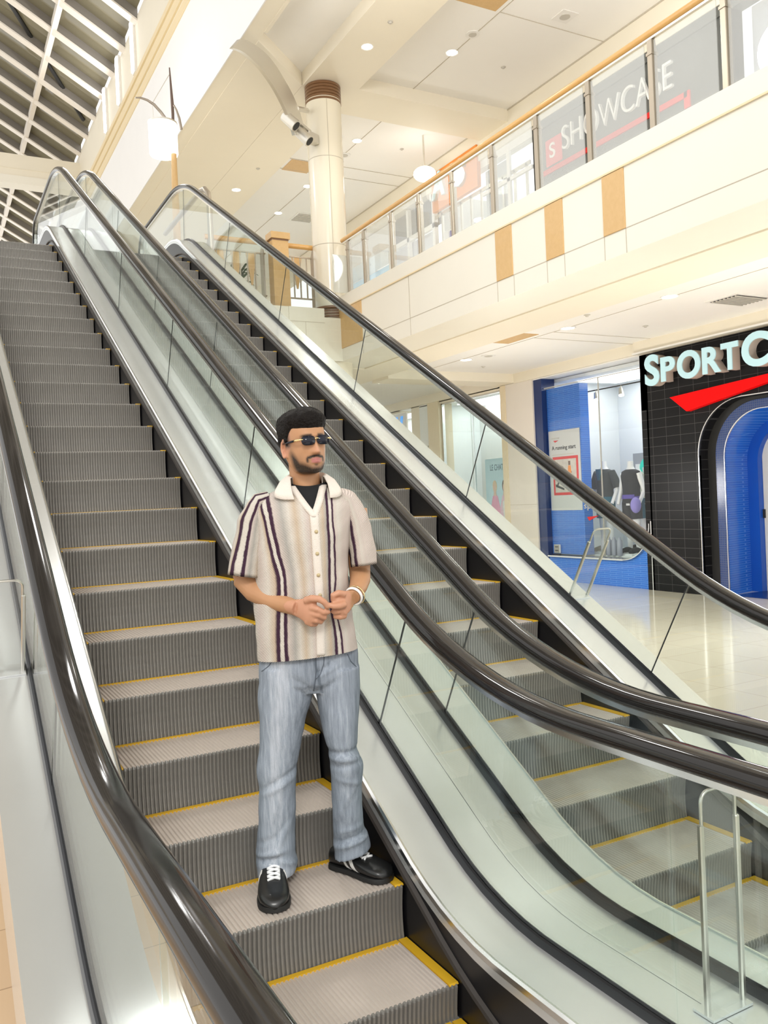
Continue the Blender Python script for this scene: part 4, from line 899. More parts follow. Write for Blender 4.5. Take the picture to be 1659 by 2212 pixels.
def skin_mat():
    m = mat('skin', (0.66, 0.40, 0.25), 0.45, spec=0.35); b = m.node_tree.nodes['Principled BSDF']
    b.inputs['Subsurface Weight'].default_value = 0.08; b.inputs['Subsurface Radius'].default_value = (.02, .008, .004)
    at = node(m, 'ShaderNodeAttribute', attribute_name='beard'); al = node(m, 'ShaderNodeAttribute', attribute_name='lips'); ah = node(m, 'ShaderNodeAttribute', attribute_name='flush')
    tc = node(m, 'ShaderNodeTexCoord'); nz = node(m, 'ShaderNodeTexNoise'); nz.inputs['Scale'].default_value = 420; nz.inputs['Detail'].default_value = 2
    n2 = node(m, 'ShaderNodeTexNoise'); n2.inputs['Scale'].default_value = 14
    lnk(m, tc.outputs['Object'], nz.inputs['Vector']); lnk(m, tc.outputs['Object'], n2.inputs['Vector'])
    base = node(m, 'ShaderNodeMix', data_type='RGBA'); base.inputs[6].default_value = (0.43, 0.222, 0.108, 1); base.inputs[7].default_value = (0.52, 0.285, 0.155, 1); lnk(m, n2.outputs['Fac'], base.inputs[0])
    fl = node(m, 'ShaderNodeMix', data_type='RGBA'); fl.inputs[7].default_value = (0.60, 0.29, 0.21, 1); lnk(m, base.outputs[2], fl.inputs[6]); lnk(m, ah.outputs['Fac'], fl.inputs[0])
    lp = node(m, 'ShaderNodeMix', data_type='RGBA'); lp.inputs[7].default_value = (0.42, 0.16, 0.14, 1); lnk(m, fl.outputs[2], lp.inputs[6]); lnk(m, al.outputs['Fac'], lp.inputs[0])
    mm = node(m, 'ShaderNodeMath', operation='MULTIPLY_ADD'); mm.inputs[1].default_value = .5; mm.inputs[2].default_value = .72; lnk(m, nz.outputs['Fac'], mm.inputs[0])
    m2 = node(m, 'ShaderNodeMath', operation='MULTIPLY', use_clamp=True); lnk(m, mm.outputs[0], m2.inputs[0]); lnk(m, at.outputs['Fac'], m2.inputs[1])
    bd = node(m, 'ShaderNodeMix', data_type='RGBA'); bd.inputs[7].default_value = (0.014, 0.010, 0.008, 1); lnk(m, lp.outputs[2], bd.inputs[6]); lnk(m, m2.outputs[0], bd.inputs[0])
    lnk(m, bd.outputs[2], b.inputs['Base Color'])
    return m
M['skin'] = skin_mat()
M['hair'] = mat('black_hair', (0.010, 0.008, 0.007), 0.62, spec=0.15, bump=(.7, 110))

def to_mesh(bm, name):
    me = bpy.data.meshes.new(name); bm.to_mesh(me); bm.free(); return me
def remesh(mb, voxel, smooth_it=2, fac=.5):
    bmesh.ops.recalc_face_normals(mb.bm, faces=mb.bm.faces)
    me = to_mesh(mb.bm, 'tmp'); o = bpy.data.objects.new('tmp', me); C.objects.link(o)
    md = o.modifiers.new('r', 'REMESH'); md.mode = 'VOXEL'; md.voxel_size = voxel; md.adaptivity = 0
    if smooth_it:
        s = o.modifiers.new('s', 'SMOOTH'); s.factor = fac; s.iterations = smooth_it
    dg = bpy.context.evaluated_depsgraph_get(); dg.update()
    out = bpy.data.meshes.new_from_object(o.evaluated_get(dg)); bpy.data.objects.remove(o); bpy.data.meshes.remove(me)
    return out
def coords(me):
    a = np.zeros(len(me.vertices) * 3); me.vertices.foreach_get('co', a); return a.reshape(-1, 3)
def set_attr(me, name, vals):
    at = me.attributes.new(name, 'FLOAT', 'POINT'); at.data.foreach_set('value', np.asarray(vals, dtype=np.float32))
def finish(me, name, m, parent, conv=BW):
    """local body coordinates to world, relative to the man's base"""
    co = coords(me); W = np.array([BO.x, BO.y, 0]) + np.outer(co[:, 0], np.array(ER)) + np.outer(co[:, 1], np.array(EF)) + np.outer(co[:, 2], (0, 0, 1)) - np.array(root_loc(parent))
    me.vertices.foreach_set('co', W.ravel()); me.update(); me.polygons.foreach_set('use_smooth', [True] * len(me.polygons))
    me.name = name; return add(name, me, m, parent)
def lerp_tab(tab, x):
    """rows (x, a, b, ...) sorted by x, smooth interpolation"""
    xs = [t[0] for t in tab]
    if x <= xs[0]: return list(tab[0][1:])
    if x >= xs[-1]: return list(tab[-1][1:])
    for i in range(len(xs) - 1):
        if xs[i] <= x <= xs[i + 1]:
            u = (x - xs[i]) / (xs[i + 1] - xs[i]); p0 = tab[max(i - 1, 0)]; p1 = tab[i]; p2 = tab[i + 1]; p3 = tab[min(i + 2, len(tab) - 1)]
            return [.5 * (2 * b + (c - a) * u + (2 * a - 5 * b + 4 * c - d) * u * u + (3 * b - a - 3 * c + d) * u ** 3) for a, b, c, d in zip(p0[1:], p1[1:], p2[1:], p3[1:])]
def sup(t, n): c, s = math.cos(t), math.sin(t); return math.copysign(abs(c) ** (2 / n), c), math.copysign(abs(s) ** (2 / n), s)
def G(x, s): return np.exp(-(x / s) ** 2)

# ---- head, in head space: X to his left, Y forward, Z up, eyes at z = 0
HT = [(-.1400, .004, .030, -.015), (-.1385, .028, .066, -.002), (-.130, .049, .081, .012), (-.115, .062, .088, .030), (-.095, .0705, .091, .052), (-.065, .0760, .092, .083), (-.03, .0800, .093, .106), (0, .0815, .0945, .118), (.02, .0825, .097, .122), (.05, .0825, .0965, .122), (.085, .077, .089, .113), (.106, .066, .074, .096), (.118, .050, .054, .070), (.126, .028, .030, .040), (.1285, .003, .003, .005)]
def head_pt(t, z):
    hw, fr, bk = lerp_tab(HT, z); n = 2.25
    c, s = sup(t, n); x = hw * c; y = fr * s if s > 0 else bk * s
    if s > 0:
        ax = abs(x); d = 0
        # nose: bridge to tip, wings
        if -.062 < z < .03:
            u = min(1, max(0, (.022 - z) / .070)); prot = .006 + .026 * u ** 1.25
            if z < -.048: prot *= max(0, 1 - ((-.048 - z) / .014) ** 2)
            d += prot * math.exp(-(ax / (.0085 + .0055 * u)) ** 2)
        d += .009 * math.exp(-((ax - .0155) / .0075) ** 2 - ((z + .045) / .010) ** 2)
        d += .005 * math.exp(-((z - .027) / .010) ** 2 - (ax / .05) ** 4)                                    # brow
        d -= .011 * math.exp(-((ax - .033) / .016) ** 2 - ((z - .003) / .013) ** 2)                           # sockets
        d += .004 * math.exp(-((ax - .032) / .010) ** 2 - ((z - .001) / .008) ** 2)                           # closed lids
        d += .005 * math.exp(-((ax - .048) / .018) ** 2 - ((z + .030) / .018) ** 2)                           # cheekbones
        d += .0065 * math.exp(-(ax / .019) ** 2 - ((z + .0765) / .0055) ** 2)                                 # upper lip
        d += .0075 * math.exp(-(ax / .017) ** 2 - ((z + .0895) / .0062) ** 2)                                 # lower lip
        d -= .004 * math.exp(-(ax / .022) ** 2 - ((z + .0828) / .0022) ** 2)                                  # mouth line
        d -= .004 * math.exp(-(ax / .018) ** 2 - ((z + .102) / .006) ** 2)
        d += .006 * math.exp(-(ax / .022) ** 2 - ((z + .122) / .012) ** 2)                                    # chin
        d -= .0035 * math.exp(-((ax - .006) / .004) ** 2 - ((z + .066) / .006) ** 2) * 0
        y += d * s
    return x, y, z
HC = Vector((0.0371, 0.02, 0.7096)); HYAW = math.radians(27); HROLL = math.radians(-3.5); HPITCH = math.radians(-1)
HM = Matrix.Rotation(HYAW, 3, 'Z') @ Matrix.Rotation(HROLL, 3, 'Y') @ Matrix.Rotation(HPITCH, 3, 'X')
def H2B(p):
    """head space to body space; in body space x is image right, y towards the camera"""
    v = HM @ Vector((p[0], -p[1], p[2] * .955)); return Vector((v.x, -v.y, v.z)) + HC
def B2H(co):
    d = (co - np.array(HC)) * np.array([1, -1, 1]); q = d @ np.array(HM); return q * np.array([1, -1, 1 / .955])

body = MB()
NT = 128; zs = [-.1400, -.1397, -.1390]; z = -.1375
while z < .127: zs.append(z); z += .0030
zs += [.1272, .1282, .1285]
body.rings([[H2B(head_pt(2 * PI * k / NT, z)) for k in range(NT)] for z in zs])
# ears
for s in (-1, 1):
    e = []
    for i in range(13):
        a = 2 * PI * i / 12
    b_ = []
    N1, N2 = 18, 10
    rr = []
    for i in range(N1):
        a = 2 * PI * i / N1; cy, cz = -.020 + .019 * math.cos(a) * (1 if math.sin(a) > -.2 else .75), -.022 + .034 * math.sin(a)
        ring = []
        for j in range(N2):
            t = 2 * PI * j / N2; rad = .0062
            ring.append(H2B((s * (.0795 + .008 * (math.cos(a) < .2) + rad * math.cos(t) * .9), cy + rad * math.sin(t) * math.cos(a), cz + rad * math.sin(t) * math.sin(a))))
        rr.append(ring)
    body.rings(rr, loop=True)
    body.rings([[H2B((s * (.0735 + .010 * w), -.020 + .016 * math.cos(2 * PI * k / 14), -.022 + .030 * math.sin(2 * PI * k / 14))) for k in range(14)] for w in (-1, .25)])
    body.tube([H2B((s * .078, -.012, -.048)), H2B((s * .080, -.014, -.058))], [.009, .007], 10)
# neck and torso core
def bt(pts, rad, seg=18, sx=1.0): body.tube([Vector(p) for p in pts], rad, seg, sx=sx)
bt([(0.0354, -0.045, 0.6786), (0.0336, -0.035, 0.599), (0.0366, -0.03, 0.5395), (0.0368, -0.03, 0.4604)], [.070, .064, .062, .060], 24)
for L, R_, f0, df, db in ():
    pass
tr = []
for zc, hw, df, db in ((0.4897, .10, .02, .07), (0.4545, .16, .05, .08), (0.3723, .165, .085, .085), (0.1569, .155, .09, .085), (-0.0394, .15, .085, .085), (-0.1967, .16, .085, .09), (-0.2952, .155, .08, .09)):
    tr.append([(hw * sup(2 * PI * k / 32, 2.3)[0] + .018, (df if math.sin(2 * PI * k / 32) > 0 else db) * sup(2 * PI * k / 32, 2.3)[1] - .02, zc) for k in range(32)])
body.rings([[Vector(q) for q in ring] for ring in tr])
# legs inside the jeans
bt([(-0.0802, -0.02, -0.2733), (-0.1282, -0.02, -0.6259), (-0.161, -0.06, -1.0561), (-0.1649, -0.05, -1.1416)], [.075, .050, .040, .040])
bt([(0.126, -0.02, -0.2872), (0.1446, -0.01, -0.6442), (0.1535, -0.07, -1.0481), (0.1612, -0.06, -1.0852)], [.075, .046, .040, .040])
# arms
RS, RE, RWR = (-0.1716, -0.02, 0.4307), (-0.2391, -0.015, 0.1465), (-0.0252, 0.15, 0.0327)
bt([RS, (-0.2095, -0.02, 0.2856), RE], [.060, .056, .050])
bt([(-0.234, -0.02, 0.1791), RE, (-0.1954, 0.015, 0.102), (-0.1395, 0.06, 0.0745), (-0.079, 0.11, 0.0499), RWR], [(.046, .048), (.050, .050), (.052, .047), (.048, .043), (.038, .036), (.029, .034)])
LS, LE, LWR = (0.2383, -0.02, 0.4214), (0.2505, -0.03, 0.1518), (0.2069, 0.135, 0.0628)
bt([LS, (0.2478, -0.02, 0.282), LE], [.056, .052, .046])
bt([(0.249, -0.02, 0.1786), LE, (0.2472, 0.02, 0.1226), (0.2344, 0.07, 0.0967), LWR], [(.044, .044), (.046, .046), (.044, .042), (.038, .036), (.028, .032)])
# right hand (image left): palm block then five fingers
def chain(pts, r0, r1, seg=12):
    n = len(pts); bt(pts, [r0 + (r1 - r0) * i / (n - 1) for i in range(n)], seg)
    body.sphere(Vector(pts[-1]), r1, (1, 1, 1), 12, 8)
def hull(rows):
    body.rings([[Vector(p) for p in r] for r in rows])
def oval(c, u, v, ru, rv, n=16):
    c, u, v = Vector(c), Vector(u).normalized(), Vector(v).normalized(); return [c + u * ru * math.cos(2 * PI * k / n) + v * rv * math.sin(2 * PI * k / n) for k in range(n)]
hull([oval((-0.0343, 0.145, 0.0364), (.15, 0, 1), (.5, 1, 0), .034, .028), oval((-0.0085, 0.165, 0.0317), (.15, 0, 1), (.5, 1, 0), .041, .026), oval((0.017, 0.18, 0.0245), (.25, 0, 1), (.6, 1, 0), .050, .025), oval((0.0388, 0.186, 0.0147), (.35, 0, 1), (.7, 1, 0), .049, .022)])
chain([(0.0115, 0.178, 0.0639), (0.0375, 0.2, 0.0742), (0.0667, 0.212, 0.072), (0.0863, 0.212, 0.0579), (0.0968, 0.208, 0.0401)], .0175, .0115)          # thumb
chain([(0.0323, 0.19, 0.0379), (0.0576, 0.206, 0.031), (0.081, 0.204, 0.0163), (0.0998, 0.196, 0.0161)], .0150, .0105)                              # index
chain([(0.0312, 0.188, 0.0135), (0.062, 0.202, 0.0061), (0.0841, 0.192, -0.0059), (0.0808, 0.172, -0.0122)], .0148, .0105)                              # middle
chain([(0.0229, 0.182, -0.0073), (0.052, 0.192, -0.017), (0.0707, 0.178, -0.0239), (0.0637, 0.16, -0.0241)], .0140, .0100)                              # ring
chain([(0.0077, 0.174, -0.0187), (0.0311, 0.18, -0.0324), (0.048, 0.168, -0.0351), (0.043, 0.152, -0.0314)], .0122, .0090)                              # little
# left hand (image right): fist with thumb and index pinching
hull([oval((0.2129, 0.13, 0.06), (.1, 0, 1), (.6, -1, 0), .032, .028), oval((0.1902, 0.152, 0.0543), (-.1, 0, 1), (.6, -1, 0), .041, .028), oval((0.168, 0.17, 0.0463), (-.2, 0, 1), (.7, -1, 0), .050, .029), oval((0.1504, 0.178, 0.0408), (-.2, 0, 1), (.8, -1, 0), .047, .024)])
chain([(0.1694, 0.172, 0.0803), (0.1444, 0.192, 0.0895), (0.1215, 0.196, 0.0819), (0.1227, 0.19, 0.0625), (0.1299, 0.184, 0.0502)], .0150, .0105)          # index curled over
chain([(0.1672, 0.18, 0.0419), (0.1452, 0.202, 0.0383), (0.1226, 0.208, 0.0385), (0.1063, 0.206, 0.0448)], .0170, .0105)                              # thumb
chain([(0.1681, 0.168, 0.0461), (0.1374, 0.186, 0.0537), (0.1205, 0.182, 0.0468), (0.1376, 0.17, 0.0406)], .0148, .0115)                              # middle
chain([(0.1688, 0.164, 0.0154), (0.1413, 0.186, 0.016), (0.121, 0.18, 0.0146), (0.1346, 0.164, 0.0099)], .0142, .0110)                              # ring
chain([(0.1699, 0.158, -0.0081), (0.1462, 0.176, -0.0099), (0.1279, 0.17, -0.0077), (0.1398, 0.156, -0.0084)], .0130, .0100)                              # little
bm_ = remesh(body, .0042, 2, .45)
co = coords(bm_); h = B2H(co); hx, hy, hz = np.abs(h[:, 0]), h[:, 1], h[:, 2]
inhead = (hz > -.16) & (hz < .14) & (hx < .1) & (np.abs(hy) < .16)
front = np.clip(hy / .03, 0, 1)
lips = (G(hx, .021) > .35) * np.clip(1.2 - np.abs(hz + .083) / (.0125 * np.sqrt(np.clip(1 - (hx / .0265) ** 2, 0.0, 1)) + 1e-4), 0, 1) * 3 * front
lips = np.clip(lips, 0, 1) * inhead * (hy > .06)
jaw_line = -.122 + .62 * np.clip(hx - .020, 0, 1) + 2.0 * np.clip(hx - .060, 0, 1)          # lower edge shaded, thicker towards the sideburns
dj = hz - jaw_line
beard = np.clip(1.0 - dj / .030, 0, 1) ** 1.1 * 1.0
bs = .34 * np.clip((hx - .055) / .012, 0, 1) * np.clip((.050 - hy) / .030, 0, 1) * np.clip((hy + .02) / .012, 0, 1) * np.clip((-.005 - hz) / .02, 0, 1); beard = np.maximum(beard, bs)
chk = .30 * np.clip((hx - .036) / .022, 0, 1) * np.clip((-.040 - hz) / .035, 0, 1); beard = np.maximum(beard, chk)
stub = np.clip((-.050 - hz) / .03, 0, 1) * .28
beard = np.maximum(beard, stub * np.clip(1.4 - hx / .07, 0, 1))
must = G(hz + .0655 + .22 * np.clip(hx - .012, 0, .04), .0062) * np.clip((.042 - hx) / .008, 0, 1) * 1.5
must = np.maximum(must, G(hx - .036, .0055) * np.clip((hz + .094) / .006, 0, 1) * np.clip((-.066 - hz) / .006, 0, 1) * 1.1)
soul = G(hx, .012) * G(hz + .103, .007) * .9
beard = np.maximum(np.maximum(beard, np.clip(must, 0, 1)), soul) * front
beard = beard * np.clip(1 - lips * 1.3, 0, 1) * inhead * (hy > -.035) * (hz < .0) * np.clip((hz + .150) / .012, 0, 1)
brow = G(hz - .026 + .15 * np.clip(hx - .035, 0, 1), .0055) * np.clip((hx - .010) / .006, 0, 1) * np.clip((.060 - hx) / .012, 0, 1) * (hy > .04) * inhead
side = np.clip((hx - .060) / .008, 0, 1) * np.clip((hz + .03) / .02, 0, 1) * np.clip((.038 - hy) / .02, 0, 1) * np.clip((hy + .02) / .01, 0, 1) * inhead * .85
set_attr(bm_, 'beard', np.clip(np.maximum(np.maximum(beard, brow), side), 0, 1)); set_attr(bm_, 'lips', lips)
hands = ((co[:, 1] > .155)).astype(float) * .45 + inhead * (G(hx, .02) * G(hz + .04, .02) * .35 + (hx > .079) * .5)
set_attr(bm_, 'flush', np.clip(hands, 0, 1))
bodyo = finish(bm_, 'body', M['skin'], man)

# ---- hair: cap over the skull, thick on top, faded at the sides
hr = MB(); rr = []; NZ = 46
def hair_off(t, z):
    s = math.sin(t); c = abs(math.cos(t))
    if s > .42: line = .061
    elif s > .12: line = .061 - .050 * (.42 - s) / .30
    elif s > -.02: line = .011 - .030 * min(1, (.12 - s) / .05)
    elif s > -.34: line = .012
    else: line = .012 - .075 * min(1, (-s - .34) / .35)
    up = z - line
    th = -.006 + min(.016, up * .55) if up > 0 else -.006 + up * .5
    th += .013 * max(0, min(1, (z - .045) / .05)) + .009 * max(0, min(1, (z - .04) / .03)) * max(0, s) ** 2
    nzv = noise.noise(Vector((math.cos(t) * 5, math.sin(t) * 5, z * 45))) * .0055 + noise.noise(Vector((math.cos(t) * 16, math.sin(t) * 16, z * 60))) * .003
    return th + (nzv if up > 0.006 else nzv * .3)
for i in range(NZ):
    z = -.085 + (.1282 + .085) * (i / (NZ - 1)) ** .82
    ring = []
    for k in range(120):
        t = 2 * PI * k / 120; p = head_pt(t, z); o_ = hair_off(t, z); q = Vector((p[0], p[1], p[2])); n = Vector((p[0] / .0064, p[1] / .0110, max(0, p[2] - .0) / .0170))
        n = n.normalized(); ring.append(H2B(q + n * o_))
    rr.append(ring)
hr.rings(rr, cap=True)
me = to_mesh(hr.bm, 'hair'); finish(me, 'hair', M['hair'], man)

# ---- sunglasses
sg = MB()
def lens(sx):
    pl = []
    for k in range(28):
        c, s = sup(2 * PI * k / 28, 3.2); pl.append((sx * .0345 + .0300 * c * (1 - .06 * (s < 0) * abs(s)), .002 + .0205 * s))
    def Yl(x): return .108 - 1.6 * x * x
    sg.rings([[H2B((x, Yl(x) + w, z)) for x, z in pl] for w in (-.0014, .0014)])
lens(-1); 
me = to_mesh(sg.bm, 'lens'); M['lens'] = mat('dark_lens', (0.010, 0.012, 0.022), 0.06, spec=0.3); M['gold'] = mat('gold_metal', (0.85, 0.66, 0.34), 0.2, 1.0)
glo = finish(me, 'sunglasses', M['lens'], man); 
sg = MB(); lens(1); finish(to_mesh(sg.bm, 'lens'), 'lens', M['lens'], glo)
sg = MB(); sg.tube([H2B((-.0085, .1125, .007)), H2B((-.004, .1165, .010)), H2B((.004, .1165, .010)), H2B((.0085, .1125, .007))], .0028, 8); finish(to_mesh(sg.bm, 'b'), 'bridge', M['gold'], glo)
for s in (-1, 1):
    sg = MB(); sg.tube([H2B((s * .058, .1035, .008)), H2B((s * .070, .099, .008)), H2B((s * .0795, .086, .007)), H2B((s * .0825, .066, .006))], [.0024, .0040, .0046, .0044], 8); finish(to_mesh(sg.bm, 'b'), 'hinge', M['gold'], glo)
    sg = MB(); sg.tube([H2B((s * .0825, .068, .006)), H2B((s * .086, .02, .004)), H2B((s * .088, -.02, .002))], [.0046, .0042, .0036], 8); finish(to_mesh(sg.bm, 'b'), 'temple_arm', M['lens'], glo)

# ---- shirt
def shirt_mat():
    m = mat('striped_knit', (0.80, 0.74, 0.65), 0.85, spec=0.2); b = m.node_tree.nodes['Principled BSDF']
    at = node(m, 'ShaderNodeAttribute', attribute_name='su'); uv = node(m, 'ShaderNodeAttribute', attribute_name='sv')
    tc = node(m, 'ShaderNodeTexCoord'); nz = node(m, 'ShaderNodeTexNoise'); nz.inputs['Scale'].default_value = 60; lnk(m, tc.outputs['Object'], nz.inputs['Vector'])
    jit = node(m, 'ShaderNodeMath', operation='MULTIPLY_ADD'); jit.inputs[1].default_value = .02; lnk(m, nz.outputs['Fac'], jit.inputs[0]); lnk(m, at.outputs['Fac'], jit.inputs[2])
    mr = node(m, 'ShaderNodeMapRange'); mr.inputs[1].default_value = -1.0; mr.inputs[2].default_value = 1.0; lnk(m, jit.outputs[0], mr.inputs[0])
    cr = node(m, 'ShaderNodeValToRGB'); lnk(m, mr.outputs[0], cr.inputs[0]); r = cr.color_ramp
    W0, TAN, GRY, PUR, PK = (0.74, 0.69, 0.61), (0.63, 0.51, 0.38), (0.46, 0.44, 0.40), (0.060, 0.026, 0.050), (0.68, 0.59, 0.53)
    stops = [(0.0, W0), (.06, PK), (.12, W0), (.172, TAN), (.188, PUR), (.212, PUR), (.216, W0), (.238, W0), (.241, PUR), (.263, PUR), (.270, PK), (.32, GRY), (.36, W0), (.40, TAN), (.44, W0), (.475, PK), (.498, TAN), (.502, W0), (.555, W0), (.60, TAN), (.635, GRY), (.640, PUR), (.660, PUR), (.665, W0), (.690, W0), (.694, PUR), (.712, PUR), (.718, PK), (.78, W0), (.86, PK)]
    while len(r.elements) < 32 and len(r.elements) < len(stops): r.elements.new(.5)
    for e, (p, c) in zip(r.elements, stops): e.position = p
    for e, (p, c) in zip(r.elements, stops): e.color = (*c, 1)
    # diagonal twill ribs
    tw = node(m, 'ShaderNodeMath', operation='MULTIPLY_ADD'); tw.inputs[1].default_value = -150.0; lnk(m, at.outputs['Fac'], tw.inputs[0])
    t2 = node(m, 'ShaderNodeMath', operation='MULTIPLY'); t2.inputs[1].default_value = 1040.0; lnk(m, uv.outputs['Fac'], t2.inputs[0]); lnk(m, t2.outputs[0], tw.inputs[2])
    sn = node(m, 'ShaderNodeMath', operation='SINE'); lnk(m, tw.outputs[0], sn.inputs[0])
    mp = node(m, 'ShaderNodeMapRange'); mp.inputs[1].default_value = -1; mp.inputs[2].default_value = .4; mp.inputs[3].default_value = .66; mp.inputs[4].default_value = 1.0; lnk(m, sn.outputs[0], mp.inputs[0])
    ml = node(m, 'ShaderNodeMix', data_type='RGBA', blend_type='MULTIPLY'); ml.inputs[0].default_value = 1; lnk(m, cr.outputs[0], ml.inputs[6])
    cc = node(m, 'ShaderNodeCombineColor'); lnk(m, mp.outputs[0], cc.inputs[0]); lnk(m, mp.outputs[0], cc.inputs[1]); lnk(m, mp.outputs[0], cc.inputs[2]); lnk(m, cc.outputs[0], ml.inputs[7])
    lnk(m, ml.outputs[2], b.inputs['Base Color'])
    bp = node(m, 'ShaderNodeBump'); bp.inputs['Strength'].default_value = .5; bp.inputs['Distance'].default_value = .003; lnk(m, sn.outputs[0], bp.inputs['Height']); lnk(m, bp.outputs['Normal'], b.inputs['Normal'])
    return m
M['shirt'] = shirt_mat(); M['shirtplain'] = mat('plain_knit', (0.72, 0.66, 0.59), 0.85, spec=0.2, bump=(.22, 260), var=.06, vscale=120); M['tee'] = mat('black_tee', (0.006, 0.006, 0.007), 0.85)
# z, left, right, centre f, front depth, back depth
TOR = sorted([(-0.1825, *(-0.1959, 0.2237), .0, .125, .120), (-0.0784, *(-0.2001, 0.2151), .0, .128, .118), (0.0392, *(-0.2023, 0.2029), .0, .130, .115), (0.1569, *(-0.1967, 0.1985), .0, .130, .115), (0.3038, *(-0.184, 0.2113), -.002, .132, .118), (0.3919, *(-0.1875, 0.2292), -.006, .122, .116), (0.4428, *(-0.1967, 0.2454), -.012, .104, .104), (0.4741, *(-0.1837, 0.237), -.018, .088, .092), (0.4936, *(-0.1481, 0.2064), -.024, .076, .084), (0.5132, *(-0.097, 0.164), -.028, .070, .080), (0.5308, *(-0.0574, 0.1296), -.03, .068, .076)])
STR = sorted([(0.5093, *(-0.1878, -0.1546, -0.124, 0.0557, 0.1203, 0.1417, 0.2406)), (0.3919, *(-0.1875, -0.1392, -0.1086, 0.0579, 0.1207, 0.1402, 0.2213)), (0.2744, *(-0.1854, -0.12, -0.0913, 0.0602, 0.1211, 0.1444, 0.2099)), (0.1569, *(-0.1967, -0.0912, -0.0682, 0.0624, 0.1158, 0.1428, 0.1985)), (0.0392, *(-0.2042, -0.0948, -0.0698, 0.0646, 0.1161, 0.1318, 0.2049)), (-0.0784, *(-0.2001, -0.104, -0.0733, 0.0631, 0.1279, 0.1513, 0.2171)), (-0.206, *(-0.1965, -0.1042, -0.0716, 0.0611, 0.1317, 0.1569, 0.225))])
SC_ = [-1, -.6, -.5, 0, .3, .4, 1]
def su_of(r, z):
    c = lerp_tab(STR, z); return float(np.interp(r, c, SC_))
def tilt(r, z):
    u = max(0, min(1, (TOR[2][0] - z) / (TOR[2][0] - TOR[0][0]))); return z + u * .013 * (r + .03) / .21 * 1.0
def wr(r, f, z):
    """soft folds in the cloth"""
    d = .0055 * noise.noise(Vector((r * 9 + z * 5, f * 5, z * 4.5))) + .0045 * noise.noise(Vector((r * 16 - z * 12, f * 9, z * 9)))
    return d
NSEG = 110; NR = 84; P = []; su = []; sv = []
z0, z1 = TOR[0][0], TOR[-1][0]
for i in range(NR + 1):
    z = z0 + (z1 - z0) * i / NR; L, R_, fc, df, db = lerp_tab(TOR, z); row = []
    for k in range(NSEG):
        t = 2 * PI * k / NSEG; c, s = sup(t, 2.35); r = (L + R_) / 2 + (R_ - L) / 2 * c; f = fc + (df if s > 0 else db) * s
        w = wr(r, f, z); nx, ny = math.cos(t), math.sin(t); rr_ = r + nx * w; ff = f + ny * w
        row.append((rr_, ff, tilt(rr_, z))); su.append(su_of(r, z) if s > -.2 else .8); sv.append(z)
    P.append(row)
NECK = (0.0406, -0.03, 0.5413)
def in_v(r, z):
    """open neck of the shirt"""
    zt, zb = 0.5355, 0.4041
    if z < zb: return False
    u = min(1, (zt - z) / (zt - zb)); c = (0.063, 0.1, 0.4113)[0] * u + (0.0429, 0.06, 0.5352)[0] * (1 - u); hw = .070 * (1 - u) ** .85
    return abs(r - c) < hw
bm = bmesh.new(); V = [[bm.verts.new(p) for p in row] for row in P]
for i in range(NR):
    for k in range(NSEG):
        q = (V[i][k], V[i][(k + 1) % NSEG], V[i + 1][(k + 1) % NSEG], V[i + 1][k]); c = sum((v.co for v in q), Vector()) / 4
        if c.y > .0 and in_v(c.x, c.z): continue
        bm.faces.new(q)
me = to_mesh(bm, 'shirt'); set_attr(me, 'su', su); set_attr(me, 'sv', sv)
bvh_me = me.copy(); shirt = finish(me, 'shirt', [M['shirt']], man)
bv = bmesh.new(); bv.from_mesh(bvh_me); BV = BVHTree.FromBMesh(bv)
def onshirt(r, z, off=.004):
    h_ = BV.ray_cast(Vector((r, .6, z)), Vector((0, -1, 0)))
    return Vector((r, (h_[0].y if h_[0] else .1) + off, z))
# tee under the open collar
P = []
for i in range(20):
    z = 0.3625 + (0.5484 - 0.3625) * i / 19; L, R_, fc, df, db = lerp_tab(TOR, z); hw = .086 * (.62 + .38 * i / 19)
    zz = z - .0
    P.append([((0.0456, 0.06, 0.4695)[0] + hw * c_, fc - .004 + (df - .002) * max(0, 1 - abs(c_) ** 2.35 * (hw / ((R_ - L) / 2)) ** 2.35) ** (1 / 2.35), zz - .020 * (1 - c_ * c_) * (i / 19) ** 2) for c_ in [j / 12 - 1 for j in range(25)]])
b = MB(); b.grid(P); finish(to_mesh(b.bm, 'undershirt'), 'undershirt', M['tee'], man)
